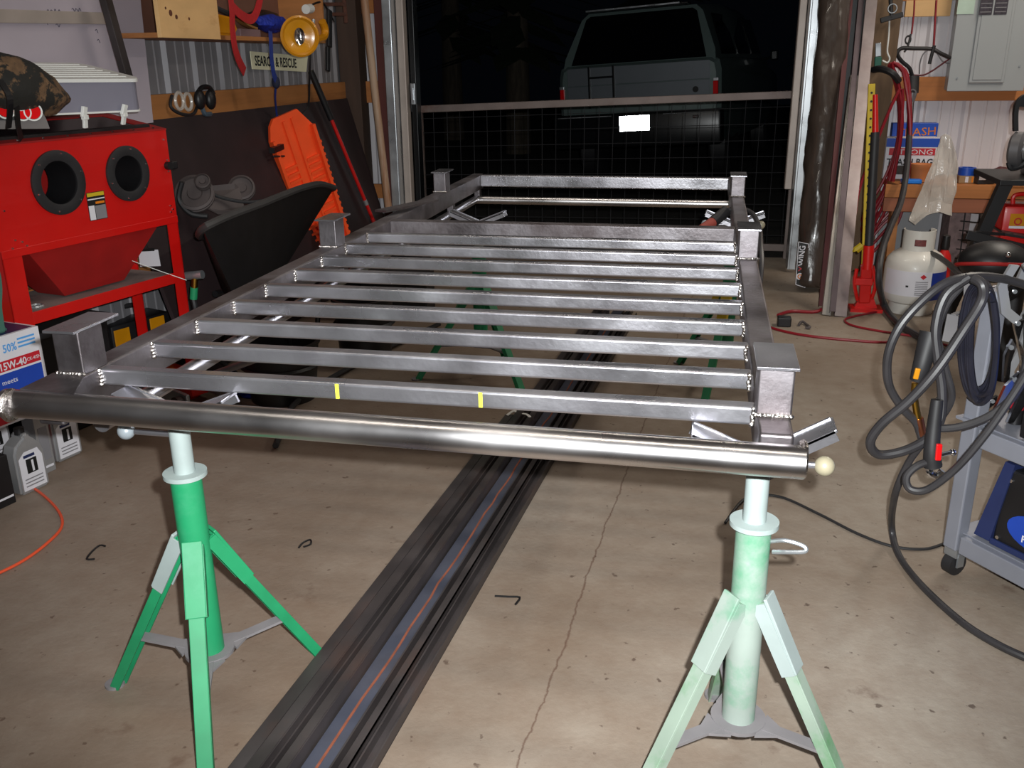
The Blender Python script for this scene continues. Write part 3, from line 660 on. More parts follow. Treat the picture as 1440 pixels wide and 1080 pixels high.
def bottle(p, rot, label, body=silverp, lab=whitecard):
    t = thing('oil_bottle', label, 'bottle', tuple(p), rot, 'motor oil bottles at the foot of the carton')
    b = BM(); prof = [(-.052, 0), (.052, 0), (.056, .01), (.056, .125), (.050, .150), (.028, .178), (.014, .192), (.014, .205), (-.014, .205), (-.014, .192), (-.045, .172), (-.055, .145), (-.056, .01)]
    prism(b, [V(x, -.030, z) for x, z in prof], (0, .06, 0)); bmesh.ops.recalc_face_normals(b, faces=b.faces)
    bmesh.ops.bevel(b, geom=[e for e in b.edges if e.calc_face_angle(0) > 1.0], offset=.007, segments=2, affect='EDGES'); obj('bottle_body', b, body, t, True, local=True)
    b = BM(); cyl(b, (0, 0, .200), (0, 0, .222), .016, n=16); obj('cap', b, black, t, local=True)
    b = BM(); prism(b, [V(x, -.0302, z) for x, z in ((-.044, .012), (.044, .012), (.044, .118), (.030, .146), (-.020, .146), (-.044, .125))], (0, -.0008, 0)); lo = obj('label', b, lab, t, local=True)
    b = BM(); box(b, (-.020, -.0318, .068), (.020, -.0310, .118)); obj('black_square', b, ink, lo, local=True)
    W = world_of(t); X_ = (W @ V(1, 0, 0))-(W @ V(0, 0, 0))
    o = text('numeral', '1', whitecard, lo, W @ V(-.011, -.0320, .074), X_, (0, 0, 1), .054, bold=.0012)
    b = BM(); box(b, (-.026, -.0316, .124), (.016, -.0310, .134)); obj('print', b, navy, lo, local=True)
    for k in range(3):
        b = BM(); box(b, (-.034, -.0316, .024+k*.012), (.034, -.0310, .028+k*.012)); obj('print', b, greycard, lo, local=True)
    return t
rb = radians(77)
bottle((-2.182,2.452,0.000), rb, 'left silver quart oil bottle with a black 1 label')
bottle((-2.240,2.714,0.000), rb, 'right silver quart oil bottle under the corner of the carton')
bottle(tuple(V((-2.369,2.608,0.000))+V(-.09, .02, 0)), rb, 'silver oil bottle standing behind the front two bottles', silverp)
def small_box(name, p, rot, s, mat, label, group=None, parts=()):
    t = thing(name, label, 'box', p, rot, group)
    b = BM(); box(b, (-s[0]/2, -s[1]/2, 0), (s[0]/2, s[1]/2, s[2]), .002); obj('carton_body', b, mat, t, local=True)
    for (x0, x1, z0, z1, m) in parts:
        b = BM(); box(b, (x0, -s[1]/2-.001, z0), (x1, -s[1]/2, z1)); obj('print', b, m, t, local=True)
    return t
small_box('oil_bottle_carton', (-2.204,2.314,0.000), rb, (.10, .07, .17), black, 'black oil container cut off by the left edge', parts=[(-.04, .045, .025, .032, whitecard)])
small_box('oil_bottle_carton', (-2.234,2.589,0.000), rb, (.055, .06, .21), silverp, 'plain silver-grey container between the two labelled bottles', parts=[(-.02, .02, .02, .028, whitecard), (-.018, .018, .05, .17, greycard)])

# ================================================================ orange cord, floor scraps
b = BM(); tube(b, [(-2.641,2.722,0.006), (-2.409,2.587,0.006), (-2.211,2.474,0.006), (-2.073,2.389,0.006), (-1.955,2.297,0.006), (-1.888,2.213,0.006), (-1.866,2.118,0.006), (-1.865,2.021,0.006), (-1.885,1.945,0.006), (-1.926,1.858,0.006)], .0045, 8, 8); tag(obj('extension_cord', b, orange_c, smooth=True), 'orange extension cord curving over the floor at left', 'cord')
for pts, lab in (([(-1.685,2.137,0.004), (-1.702,2.135,0.006), (-1.705,2.104,0.004), (-1.693,2.060,0.004), (-1.670,2.064,0.004)], 'bent dark wire scrap on the floor left of the green stand'),
                 ([(-0.492,2.085,0.004), (-0.456,2.088,0.004), (-0.425,2.090,0.004), (-0.430,2.055,0.004)], 'bent dark wire scrap on the floor right of the steel bars'),
                 ([(-1.116,2.235,0.003), (-1.115,2.263,0.004), (-1.102,2.285,0.003), (-1.090,2.261,0.003), (-1.104,2.241,0.003)], 'small curled metal chip on floor between stand and bars')):
    b = BM(); tube(b, pts, .003, 6, 3); tag(obj('wire_scrap', b, black, smooth=True), lab, 'scrap')

# ================================================================ LEFT WALL: shelf and what hangs there
sh = thing('wall_shelf', 'wall-mounted plywood box shelf above the ribbed left wall', 'shelf', (-2.42, 4.8, 1.45))
y0, y1 = (-2.260,3.719,1.457)[1], (-2.260,5.517,1.479)[1]
b = BM(); box(b, (-2.55, y0, 1.452), (-2.26, y1, 1.472), .001); obj('shelf_board', b, wood, sh)
b = BM(); box(b, (-2.262, y0, 1.452), (-2.244, y0+.50, 2.0), .001); fpn = obj('end_panel', b, ply, sh)
for (x, y, r) in ((240, 18, .016), (245, 22, .012), (257, 23, .008), (236, 13, .007)):
    c = V(*(-2.243,3.811,1.550)); c = V(-2.2438, c.y+(x-240)*.0085, c.z-(y-18)*.0035); b = BM(); cyl(b, c, c+V(.001, 0, 0), r*.8, n=14); obj('knot', b, M('knot_wood', (96, 52, 34), .7, 0, .2, 30), fpn)
b = BM(); box(b, (-2.55, y0, 1.472), (-2.535, y1, 2.0)); obj('back_board', b, M('old_ply', (112, 76, 62), .7, 0, .2, 3), sh)
b = BM(); box(b, (-2.55, y1-.018, 1.472), (-2.26, y1, 2.0)); obj('end_board', b, wood, sh)
def blob(name, c, s, mat, label, cat, seed=0, amp=.18, group=None, rot=0):
    bm = BM(); vs = bmesh.ops.create_icosphere(bm, subdivisions=3, radius=1)['verts']
    for v_ in vs:
        n_ = 1+amp*noise.noise(v_.co*1.6+V(seed, seed*2, 5))+amp*.5*noise.noise(v_.co*4+V(seed, 0, 5)); v_.co *= n_
    xf(bm, vs, Matrix.Translation(c) @ Matrix.Rotation(rot, 4, 'Z') @ Matrix.Diagonal((*s, 1)))
    return tag(obj(name, bm, mat, smooth=True), label, cat, group)
def lampcase(px_, label, sc=1, mat=yel_o, rot=0):
    t = thing('hand_lamp', label, 'lamp', px_, rot)
    b = BM(); prism(b, [(-.11*sc, -.07, 0), (.10*sc, -.07, 0), (.13*sc, -.07, .03), (.10*sc, -.07, .085), (-.02*sc, -.07, .095), (-.11*sc, -.07, .06)], (0, .14, 0)); bmesh.ops.recalc_face_normals(b, faces=b.faces); bmesh.ops.bevel(b, geom=list(b.edges), offset=.012, segments=2, affect='EDGES'); obj('case', b, mat, t, True, local=True)
    b = BM(); tube(b, [(-.08*sc, 0, .075), (-.05*sc, 0, .12), (.05*sc, 0, .12), (.08*sc, 0, .08)], .010, 8); obj('handle', b, black, t, True, local=True)
    return t
lampcase((-2.36, (-2.360,4.333,1.505)[1], 1.473), 'amber plastic hand lamp on the shelf board beside the plywood panel', 1.3, yellow, radians(92))
lampcase((-2.47, (-2.470,4.474,1.576)[1]+.05, 1.473), 'second amber case at the back of the shelf', 1.0, yel_o, radians(80))
b = BM(); tube(b, [(-2.400,4.325,1.612), (-2.380,4.434,1.604), (-2.360,4.518,1.582), (-2.360,4.678,1.568), (-2.380,4.869,1.533)], .014, 8); tag(obj('rubber_strap', b, rubber, smooth=True), 'dark strap lying across the things on the shelf', 'strap')
b = BM(); tube(b, [(-2.380,4.643,1.574), (-2.360,4.709,1.535), (-2.350,4.788,1.517)], .012, 8, flat=(.04, .01)); tag(obj('tan_strap', b, M('tan_webbing', (134, 92, 40), .8), smooth=False), 'tan strap piece on the shelf behind the red strap', 'strap')
blob('rope_bundle', V(*(-2.360,5.018,1.548)), (.05, .17, .045), M('blue_rope', (22, 44, 150), .6, 0, .3, 40, bump=.6, bscale=60), 'bundle of blue strap heaped on the shelf', 'strap', 3, .3)
blob('dark_bundle', V(*(-2.440,5.102,1.570)), (.05, .2, .05), black, 'dark webbing bundle at the back of the shelf', 'strap', 6, .3)
small_box('steel_shackle_box', (-2.32, (-2.320,4.620,1.492)[1], 1.473), radians(90), (.22, .06, .035), M('pinkish_grey', (120, 96, 100), .5), 'low grey tin near the front of the shelf')
# red strap: long tail and loop
b = BM(); tube(b, [(-2.200,4.266,1.683), (-2.200,4.271,1.587), (-2.210,4.277,1.501), (-2.220,4.299,1.423), (-2.240,4.366,1.360), (-2.270,4.472,1.307)], .01, k=6, flat=(.045, .004), up0=(1, 0, 0)); rs = tag(obj('red_strap', b, redstrap), 'red webbing strap with loop hanging in front of the shelf', 'strap')
b = BM(); tube(b, [(-2.210,4.293,1.600), (-2.210,4.369,1.566), (-2.220,4.495,1.549), (-2.210,4.553,1.593), (-2.200,4.600,1.686)], .01, k=6, flat=(.045, .004), up0=(1, 0, 0)); obj('strap_loop', b, redstrap, rs)
b = BM(); tube(b, [(-2.240,4.738,1.500), (-2.240,4.734,1.445), (-2.250,4.746,1.369), (-2.260,4.776,1.292), (-2.270,4.816,1.262)], .01, k=5, flat=(.036, .004), up0=(1, 0, 0)); bs = tag(obj('blue_strap', b, bluestrap), 'blue webbing strap hanging across the rescue sign', 'strap')
b = BM(); ball(b, V(*(-2.280,4.834,1.248)), .022, 8, (1, 1, 1.5)); obj('knot', b, M('dark_blue_knot', (20, 26, 52), .8), bs)
b = BM(); tube(b, [(-2.300,4.873,1.232), (-2.340,4.937,1.175), (-2.400,5.060,1.114), (-2.440,5.148,1.039)], .006, 6); obj('cord_tail', b, bluestrap, bs)
# sign
A_, B_, C2, D_ = V((-2.535,5.078,1.409)), V((-2.535,5.863,1.383)), V((-2.535,5.821,1.290)), V((-2.535,5.082,1.315))
sg = thing('rescue_sign', 'pale reflective SEARCH & RESCUE strip sign on the left wall', 'sign', tuple(D_))
b = BM(); prism(b, [A_, B_, C2, D_], (.004, 0, 0)); obj('sign_plate', b, reflsign, sg)
xd = (C2-D_).normalized(); hh = (A_-D_).length
text('lettering', 'SEARCH & RESCUE', ink, sg, D_+xd*.035+V(.0042, 0, hh*.22), xd, (0, 0, 1), hh*.80, sx=.905*((C2-D_).length-.07)/(hh*.80*9.0), bold=.0016)
# yellow spotlight
sp = thing('yellow_spotlight', 'round yellow spotlight lamp hanging from the shelf end', 'spotlight', (-2.200,4.977,1.393))
c = V((-2.160,4.914,1.478)); d = V(.62, -.78, -.05).normalized(); m_ = Matrix.Translation(c) @ d.to_track_quat('Z', 'Y').to_matrix().to_4x4()
b = BM(); lathe(b, [(.035, -.08), (.07, -.05), (.098, 0), (.104, .010), (.094, .015), (.084, .007), (.080, .003)], n=36, mat=m_); obj('bezel', b, yellow, sp, True)
b = BM(); lathe(b, [(.082, .005), (.06, .0), (.04, -.010), (.0, -.014)], n=32, mat=m_); obj('face', b, M('amber_face', (206, 140, 24), .25, 0, .1, 6, coat=.6), sp, True)
b = BM(); lathe(b, [(.036, -.002), (.024, -.010), (.0, -.016)], n=24, mat=m_ @ Matrix.Translation((0, 0, .004)) @ Matrix.Diagonal((.8, 1.2, 1, 1))); obj('reflector', b, chrome, sp, True)
b = BM(); tube(b, [(-2.200,5.142,1.450), (-2.200,5.245,1.466), (-2.200,5.341,1.483), (-2.200,5.370,1.522), (-2.200,5.337,1.566)], .022, 10); obj('handle', b, yellow, sp, True)
b = BM(); tube(b, [(-2.200,5.216,1.570), (-2.200,5.198,1.532), (-2.200,5.231,1.496)], .010, 8); obj('bracket', b, zinc, sp, True)
b = BM(); tube(b, [(-2.200,5.150,1.442), (-2.220,5.165,1.338), (-2.300,5.316,1.220), (-2.380,5.455,1.095), (-2.380,5.309,1.041), (-2.380,5.227,0.986), (-2.360,5.153,0.892), (-2.360,5.075,0.847), (-2.360,4.892,0.857)], .006, 6); obj('power_cord', b, rubber, sp, True)
b = BM(); bar(b, (-2.360,4.872,0.890), (-2.360,5.002,0.901), .03, .03); obj('plug', b, black, sp)
# black hanging items at the right of the shelf
b = BM(); bar(b, (-2.240,5.555,1.637), (-2.240,5.514,1.431), .05, .02, (1, 0, 0), .004); tag(obj('black_holster', b, black), 'long black sleeve hanging beside the yellow spotlight', 'sleeve')
b = BM(); bar(b, (-2.240,5.492,1.431), (-2.240,5.465,1.296), .040, .018, (1, 0, 0), .004); tag(obj('black_scabbard', b, black), 'narrow black tip below the black hanging sleeve', 'sleeve')
rk = thing('clutter_bracket', 'brown steel bracket with white knob at the shelf end', 'bracket', (-2.300,5.888,1.578))
b = BM(); bar(b, (-2.300,5.523,1.668), (-2.300,5.958,1.689), .02, .02); bar(b, (-2.300,5.710,1.621), (-2.300,5.946,1.630), .03, .02); bar(b, (-2.300,5.962,1.714), (-2.300,5.973,1.581), .014, .02, (1, 0, 0)); obj('arms', b, M('brown_arm', (92, 54, 40), .6), rk)
b = BM(); cyl(b, (-2.300,5.352,1.633), (-2.300,5.424,1.640), .026, n=14); obj('knob', b, white, rk)
b = BM(); tube(b, [(-2.280,5.413,1.662), (-2.270,5.518,1.678), (-2.260,5.582,1.638), (-2.280,5.721,1.580)], .006, 6); obj('wire', b, black, rk, True)
# things hanging on the girt
gg = thing('safety_goggles', 'clear safety goggles hanging on left wall board beside black headset', 'goggles', (-2.490,4.231,1.111))
b = BM(); torus(b, V((-2.490,4.210,1.181)), .035, .008, (1, 0, 0), 20, 6, (1, 1.1)); torus(b, V((-2.490,4.286,1.174)), .035, .008, (1, 0, 0), 20, 6, (1, 1.1)); obj('frame', b, clearp, gg, True)
b = BM(); tube(b, [(-2.500,4.170,1.208), (-2.490,4.129,1.158), (-2.480,4.197,1.122), (-2.480,4.307,1.116), (-2.500,4.394,1.159)], .008, 6); obj('strap', b, rubber, gg, True)
hs = thing('ear_defenders', 'black ear defenders hanging on left wall board', 'ear defenders', (-2.490,4.445,1.099))
b = BM(); tube(b, [(-2.480,4.378,1.214), (-2.480,4.418,1.236), (-2.480,4.487,1.234), (-2.480,4.523,1.202)], .012, 8); obj('headband', b, black, hs, True)
for x in (281, 297):
    b = BM(); ball(b, V(*((-2.470,4.366,1.181) if x == 281 else (-2.470,4.470,1.176))), .036, 8, (.7, 1.0, 1.35)); obj('ear_cup', b, black, hs, True)
b = BM(); tube(b, [(-2.470,4.378,1.146), (-2.470,4.398,1.112), (-2.470,4.454,1.108)], .012, 6); obj('cord', b, M('grey_blue_cord', (70, 84, 96), .5), hs, True)
# white board panel, batten and black tube
wb = thing('white_wall_panel', 'pale writing-marked panel standing against left wall behind the cabinet', 'panel', (-2.46, 3.0, 0))
yt, yb_ = (-2.460,3.956,1.613)[1], (-2.460,3.920,1.113)[1]
b = BM(); prism(b, [(-2.46, .9, 1.18), (-2.46, 3.52, 1.18), (-2.46, 3.54, 1.1), (-2.46, yb_, 1.1), (-2.46, yt, 1.75), (-2.46, yt-.02, 2.0), (-2.46, .9, 2.0)], (-.012, 0, 0)); pb = obj('board', b, board, wb)
b = BM(); bar(b, (-2.450,2.980,1.512), (-2.450,3.668,1.527), .02, .045, (0, 0, 1), .002); obj('batten', b, trimw, wb)
for (sx1, sy1, n_) in ((66, 16, 11), (104, 11, 8), (60, 33, 3), (76, 36, 4), (137, 42, 3), (138, 58, 3)):
    c0 = V(-2.4585, 0, 0)+V(0, *((V((-2.458,3.314,1.540)))[1:])) ; c0 = c0+V(0, (sx1-66)*.0028*1.4, -(sy1-16)*.0024)
    pts = [c0+V(0, k*.008, .008*sin(k*2.3)+.003*random.random()) for k in range(n_)]
    b = BM(); tube(b, pts, .0011, 5, 3); obj('pencil_mark', b, M('pencil', (70, 66, 84), .8), wb)
b = BM(); bar(b, (-2.360,3.539,1.614), (-2.360,3.615,1.295), .045, .03, (1, 0, 0), .003); tag(obj('black_square_tube', b, dark_steel), 'dark square tube leaning over the pale wall panel', 'steel tube')

# dark sheet leaning on left wall
ds = BM(); prism(ds, [(-2.495, 3.55, 1.105), (-2.495, (-2.495,6.353,1.085)[1], 1.105), (-2.19, (-2.220,6.300,0.175)[1]+.03, .004), (-2.19, 3.55, .004)], (.018, 0, .004)); tag(obj('dark_sheet', ds, darkply), 'large dark brown sheet leaning on the left wall', 'sheet')
# orange traction board
tb = thing('traction_board', 'bright orange plastic traction board leaning on the dark sheet', 'traction board', (-2.16, 5.5, 0))
T0 = V((-2.360,5.058,1.075)); T1 = V((-2.205,5.321,0.030)); ax_ = (T1-T0).normalized(); T0b = T0
wd = V(.5, .87, 0); wd = (wd-ax_*wd.dot(ax_)).normalized(); nn = ax_.cross(wd); nn = nn if nn.x > 0 else -nn; TL = (T1-T0).length
def tp_(s, w_, h=0): return T0+ax_*(s*TL)+wd*w_+nn*h
ol = [(.0, -.085), (.0, .085), (.10, .155), (.92, .155), (1.0, .11), (1.0, -.11), (.92, -.155), (.10, -.150), (.03, -.12)]
b = BM(); prism(b, [tp_(s, w_) for s, w_ in ol], nn*.02); obj('deck', b, orange, tb)
for sg_ in (-1, 1):
    b = BM(); prism(b, [tp_(.10, sg_*.155, .02), tp_(.92, sg_*.155, .02), tp_(.92, sg_*.135, .02), tp_(.10, sg_*.135, .02)], nn*.03); obj('side_rim', b, orange, tb)
b = BM()
for k in range(17):
    for sg_ in (-1, 1): bar(b, tp_(.26+k*.038, sg_*.125, .028), tp_(.26+k*.038, sg_*.035, .028), .012, .022, nn)
obj('cleats', b, orange, tb)
b = BM(); bar(b, tp_(.03, -.03, .022), tp_(.97, -.03, .022), .018, .02, nn); bar(b, tp_(.03, .03, .022), tp_(.97, .03, .022), .018, .02, nn); obj('centre_ridges', b, orange, tb)
b = BM()
for k in range(20): bar(b, tp_(.2+k*.035, .155, .03), tp_(.2+k*.035, .170, .03), .014, .02, nn)
obj('edge_teeth', b, orange, tb)
# red and black pole
po = thing('red_pole', 'red pole with black grip leaning across the dark sheet', 'pole', (-2.1, 6.2, 0))
a, m1, e_ = V((-2.470,5.749,1.294)), V((-2.400,5.855,0.996)), V((-2.233,6.050,0.327))
ext = e_+(e_-m1)*.25; ext.z = max(ext.z, .02)
b = BM(); cyl(b, a, m1, .020, n=12); obj('grip', b, black, po, True)
b = BM(); cyl(b, m1, e_, .012, n=12); obj('shaft', b, red, po, True)
k1, k2 = m1.lerp(e_, .80), m1.lerp(e_, .85); b = BM(); cyl(b, k1, k2, .0135, n=12); obj('band', b, silverp, po, True)
b = BM(); cyl(b, e_, ext, .014, n=12); obj('tip', b, red_d, po, True)
b = BM(); cyl(b, (-2.302,6.320,1.819), (-2.210,6.320,0.365), .026, n=16); tag(obj('wooden_pole', b, M('worn_pole', (178, 150, 126), .6, 0, .15, 5, stretch=(4, 4, .5), c2=(150, 96, 58), mix=.45, sharp=.2), smooth=True), 'tall worn wooden pole leaning left of the door track', 'pole')

# ================================================================ wheelbarrow and heap behind the rack
wbw = thing('wheelbarrow', 'black deep-tray wheelbarrow in front of the dark leaning sheet', 'wheelbarrow', (-1.98, 4.2, 0))
near = [V((-1.960,4.751,0.710)), V((-1.900,4.426,0.770)), V((-1.860,4.122,0.792)), V((-1.840,3.855,0.793)), V((-1.830,3.625,0.789)), V((-1.830,3.329,0.783)), V((-1.860,3.197,0.758))]
far = [V((-2.120,3.637,0.645)), V((-2.220,4.117,0.639)), V((-2.260,4.588,0.637)), V((-2.240,5.006,0.641)), V((-2.120,5.053,0.657))]
rim = near+far; rc_ = sum(rim, V(0, 0, 0))/len(rim)
base_ = [V(rc_.x+(p.x-rc_.x)*.5, rc_.y-.32+(p.y-rc_.y)*.3, .36) for p in rim]
b = BM(); A = [b.verts.new(p) for p in rim]; B = [b.verts.new(p) for p in base_]; A2 = [b.verts.new(p+V(0, 0, -.004)+(V(rc_.x, rc_.y, p.z)-p)*.03) for p in rim]; B2 = [b.verts.new(p+V(0, 0, .006)+(V(rc_.x, rc_.y, p.z)-p)*.03) for p in base_]; n = len(A)
for i in range(n):
    j = (i+1) % n; b.faces.new((A[i], A[j], B[j], B[i])); b.faces.new((A2[j], A2[i], B2[i], B2[j]))
b.faces.new(B[::-1]); b.faces.new(B2); obj('tray', b, black, wbw, True)
b = BM(); tube(b, rim+[rim[0]], .016, 8, 4); obj('rim', b, M('dark_grey_rim', (58, 56, 56), .6), wbw, True)
b = BM(); torus(b, (-1.96, 4.78, .17), .13, .04, (1, .1, 0), 28, 10); obj('wheel', b, rubber, wbw, True)
b = BM(); cyl(b, (-2.03, 4.78, .17), (-1.89, 4.78, .17), .05, n=16); obj('hub', b, zinc, wbw, True)
for sg_ in (-1, 1):
    b = BM(); tube(b, [(-1.96+sg_*.1, 4.80, .17), (-1.96+sg_*.14, 4.3, .30), (-1.96+sg_*.2, 3.75, .36)], .016, 8); obj('handle', b, black, wbw, True)
    b = BM(); tube(b, [(-1.96+sg_*.2, 4.0, .33), (-1.96+sg_*.24, 3.75, .012), (-1.96+sg_*.24, 3.6, .012), (-1.96+sg_*.22, 3.55, .38)], .012, 8); obj('leg', b, black, wbw, True)
# pulleys and belt guard lying in the barrow
pg = thing('belt_guard', 'dusty grey belt drive with round pulleys lying in the wheelbarrow', 'machine part', (-2.230,3.950,0.725))
pm = M('dusty_grey_metal', (72, 63, 62), .65, .1, .25, 7)
c1, c2_, c3 = V((-2.257,3.850,0.796)), V((-2.212,3.850,0.848)), V((-2.157,4.100,0.788))
for (c, R_, nm) in ((c1, .085, 'large_pulley'), (c2_, .035, 'small_pulley'), (c3, .062, 'round_cap')):
    b = BM(); dd = V(.35, -.85, .55).normalized(); mm_ = Matrix.Translation(c) @ dd.to_track_quat('Z', 'Y').to_matrix().to_4x4()
    lathe(b, [(0, -.02), (R_, -.02), (R_, -.008), (R_*.90, -.002), (R_, .006), (R_, .014), (R_*.86, .018), (R_*.8, .008), (R_*.4, .006), (R_*.36, .014), (0, .014)], n=32, mat=mm_); obj(nm, b, pm, pg, True)
b = BM(); prism(b, [V((-2.268,3.950,0.815)), V((-2.164,4.050,0.817)), V((-2.165,4.050,0.745)), V((-2.116,4.000,0.700)), V((-2.204,3.900,0.713)), V((-2.242,3.850,0.752))], (.01, .02, -.02)); obj('guard_plate', b, pm, pg)
b = BM(); tube(b, [(-2.283,3.800,0.853), (-2.308,3.800,0.777), (-2.261,3.800,0.715), (-2.190,3.820,0.700)], .012, 8); obj('belt', b, rubber, pg, True)
b = BM(); tube(b, [(-2.228,3.900,0.803), (-2.182,3.950,0.765), (-2.093,4.000,0.740), (-2.021,4.050,0.740)], .008, 8); obj('rod', b, rubber, pg, True)
# dark tubs and tool cases under the rack's left edge
def tub(c, r, h, label, mat=black, group=None):
    t = thing('black_tub', label, 'tub', c, 0, group)
    b = BM(); lathe(b, [(0, 0), (r*.85, 0), (r, h), (r*1.06, h), (r*1.06, h+.012), (r*.97, h+.012), (r*.83, .01), (0, .01)], n=32); obj('tub_body', b, mat, t, True, local=True)
    b = BM(); lathe(b, [(r*1.0, h*.6), (r*1.01+.006, h*.62), (r*.98, h*.66)], n=32); obj('band', b, mat, t, True, local=True)
    return t
tub(tuple(V((-2.856,3.626,0.000))+V(.02, .1, 0)), .15, .30, 'black plastic tub on the floor right of the oil carton')
tub((-1.72, 3.45, 0), .16, .24, 'black plastic tub on the floor below the wheelbarrow handles')
tub((-1.55, 4.0, 0), .14, .30, 'black plastic tub on the floor behind the rack left rail')
yc = thing('tool_case', 'black tool case with yellow side panels under the cabinet tray', 'tool case', (-2.572,3.674,0.000), radians(70))
b = BM(); box(b, (-.16, -.1, 0), (.16, .1, .26), .012); obj('case_body', b, black, yc, True, local=True)
b = BM(); box(b, (-.15, -.106, .12), (-.07, -.1, .24), .003); obj('yellow_panel', b, yellow, yc, local=True)
b = BM(); box(b, (.04, -.106, .10), (.12, -.1, .25), .003); obj('yellow_panel', b, yellow, yc, local=True)
b = BM(); tube(b, [(-.06, 0, .255), (-.05, 0, .3), (.05, 0, .3), (.06, 0, .255)], .012, 8); obj('handle', b, rubber, yc, True, local=True)
for (c, s, lab) in (((-2.42, 2.98, 0), (.16, .40, .42), 'black bin added as shade against the wall below the cabinet tray'),):  # added dark block, stands in for the shade under the tray
    t = thing('shade_bin', lab, 'bin', c, radians(-13)); b_ = BM(); box(b_, (-s[0]/2, -s[1]/2, 0), (s[0]/2, s[1]/2, s[2]), .012); obj('bin_body', b_, black, t, local=True)
    b_ = BM(); box(b_, (-s[0]/2-.01, -s[1]/2-.01, s[2]-.025), (s[0]/2+.01, s[1]/2+.01, s[2]+.004), .004); obj('lid', b_, rubber, t, local=True)
fj = thing('floor_jack', 'low floor jack with grey frame and red parts seen under the near left rack corner', 'jack', (-2.164,3.353,0.000), radians(-30))
for sg_ in (-1, 1):
    b = BM(); box(b, (-.26, sg_*.09-.008, .03), (.26, sg_*.09+.008, .10), .004); obj('side_plate', b, zinc, fj, local=True)
b = BM(); box(b, (-.05, -.04, .06), (.2, .04, .14), .01); obj('lift_arm', b, red, fj, True, local=True)
b = BM(); lathe(b, [(0, .14), (.05, .14), (.055, .16), (.04, .155), (0, .155)], c=(-.16, 0, 0), n=20); obj('saddle', b, zinc, fj, True, local=True)
for x, r_ in ((-.22, .035), (.22, .045)):
    for sg_ in (-1, 1):
        b = BM(); cyl(b, (x, sg_*.1, r_), (x, sg_*.125, r_), r_, n=18); obj('wheel', b, dark_steel, fj, True, local=True)
b = BM(); cyl(b, (.18, 0, .12), (.62, .02, .30), .014, n=12); obj('handle', b, zinc, fj, True, local=True)
for p_, lab, sd in (((-1.954,3.848,0.030), 'crumpled blue rag on the floor under the rack left half', 2), ((-1.864,3.429,0.030), 'smaller crumpled blue rag nearer the front under the rack', 5)):
    blob('blue_rag', V(*p_), (.075, .05, .03), M('blue_cloth', (30, 44, 170), .85, 0, .2, 20), lab, 'rag', sd, .4)
mt = BM(); tube(mt, [(-1.36, 4.6, .02), (-1.5, 4.1, .02), (-1.62, 3.4, .02), (-1.5, 2.9, .02)], .012, 8); tag(obj('dark_hose', mt, rubber, smooth=True), 'dark hose on the floor beneath the left rail of the rack', 'hose')
for (c, s, lab, mt_) in ((( -1.9, 5.35, 0), (.5, .35, .32), 'dark storage crate behind the wheelbarrow', black), ((-1.66, 4.85, 0), (.36, .3, .26), 'dark grey storage crate near the foot of the orange board', rubber)):
    t = thing('storage_crate', lab, 'crate', c, radians(8)); b = BM(); box(b, (-s[0]/2, -s[1]/2, 0), (s[0]/2, s[1]/2, s[2]), .01); obj('crate_body', b, mt_, t, local=True)
    b = BM(); box(b, (-s[0]/2-.012, -s[1]/2-.012, s[2]-.03), (s[0]/2+.012, s[1]/2+.012, s[2]+.006), .004); obj('lid', b, mt_, t, local=True)
# ================================================================ GATE
gt = thing('wire_gate', 'weathered rail gate with square wire mesh across the dark doorway', 'gate', (-.8, 6.72, 0))
ga, gb = V(-2.10, 6.72, 1.015), V(.60, 6.72, 1.108)
b = BM(); bar(b, ga, gb, .035, .05, (0, 0, 1), .004); obj('top_rail', b, gatem, gt)
b = BM(); bar(b, ga-V(0, 0, .94), gb-V(0, 0, 1.03), .035, .05, (0, 0, 1), .004); obj('bottom_rail', b, gatem, gt)
for x in (-2.07, .57):
    b = BM(); box(b, (x-.02, 6.70, .0), (x+.02, 6.74, 1.02), .003); obj('stile', b, gatem, gt)
for k in range(26):
    x = -1.97+k*.1; zt = 1.0+(x+2.1)*.0344
    b = BM(); cyl(b, (x, 6.715, .08), (x+random.uniform(-.006, .006), 6.715, zt), .0022, n=5); obj('vertical_wire', b, wirem, gt)
for k in range(9):
    z = .15+k*.1
    b = BM(); cyl(b, (-2.06, 6.712, z), (.57, 6.712, z+.0344*2.6*(z/1.05)), .0022, n=5); obj('horizontal_wire', b, wirem, gt)
b = BM(); box(b, (-2.115, 6.66, 1.0), (-2.09, 6.70, 1.05), .003); cyl(b, (-2.10, 6.66, .97), (-2.10, 6.66, 1.08), .008, n=8); obj('hinge', b, zinc, gt)

# ================================================================ SUV outside
car = thing('parked_car', 'pale station wagon parked in the dark beyond the gate, rear towards the garage', 'car', (-.70, 9.95, .085), (0, radians(-3.2), radians(-11)))
def K_(n, b, m, par=None, smooth=False): return obj(n, b, m, par or car, smooth=smooth, local=True)
def loft(bm, secs):
    rings = [[bm.verts.new(p) for p in s] for s in secs]
    for a, c in zip(rings, rings[1:]):
        for i in range(len(a)): bm.faces.new((a[i], a[(i+1) % len(a)], c[(i+1) % len(a)], c[i]))
    bm.faces.new(rings[0][::-1]); bm.faces.new(rings[-1])
b = BM()
def lowsec(y, w, z0, z1): return [(-w*.94, y, z0), (w*.94, y, z0), (w, y, z0+.12), (w, y, z1-.12), (w*.975, y, z1-.03), (w*.90, y, z1), (-w*.90, y, z1), (-w*.975, y, z1-.03), (-w, y, z1-.12), (-w, y, z0+.12)]
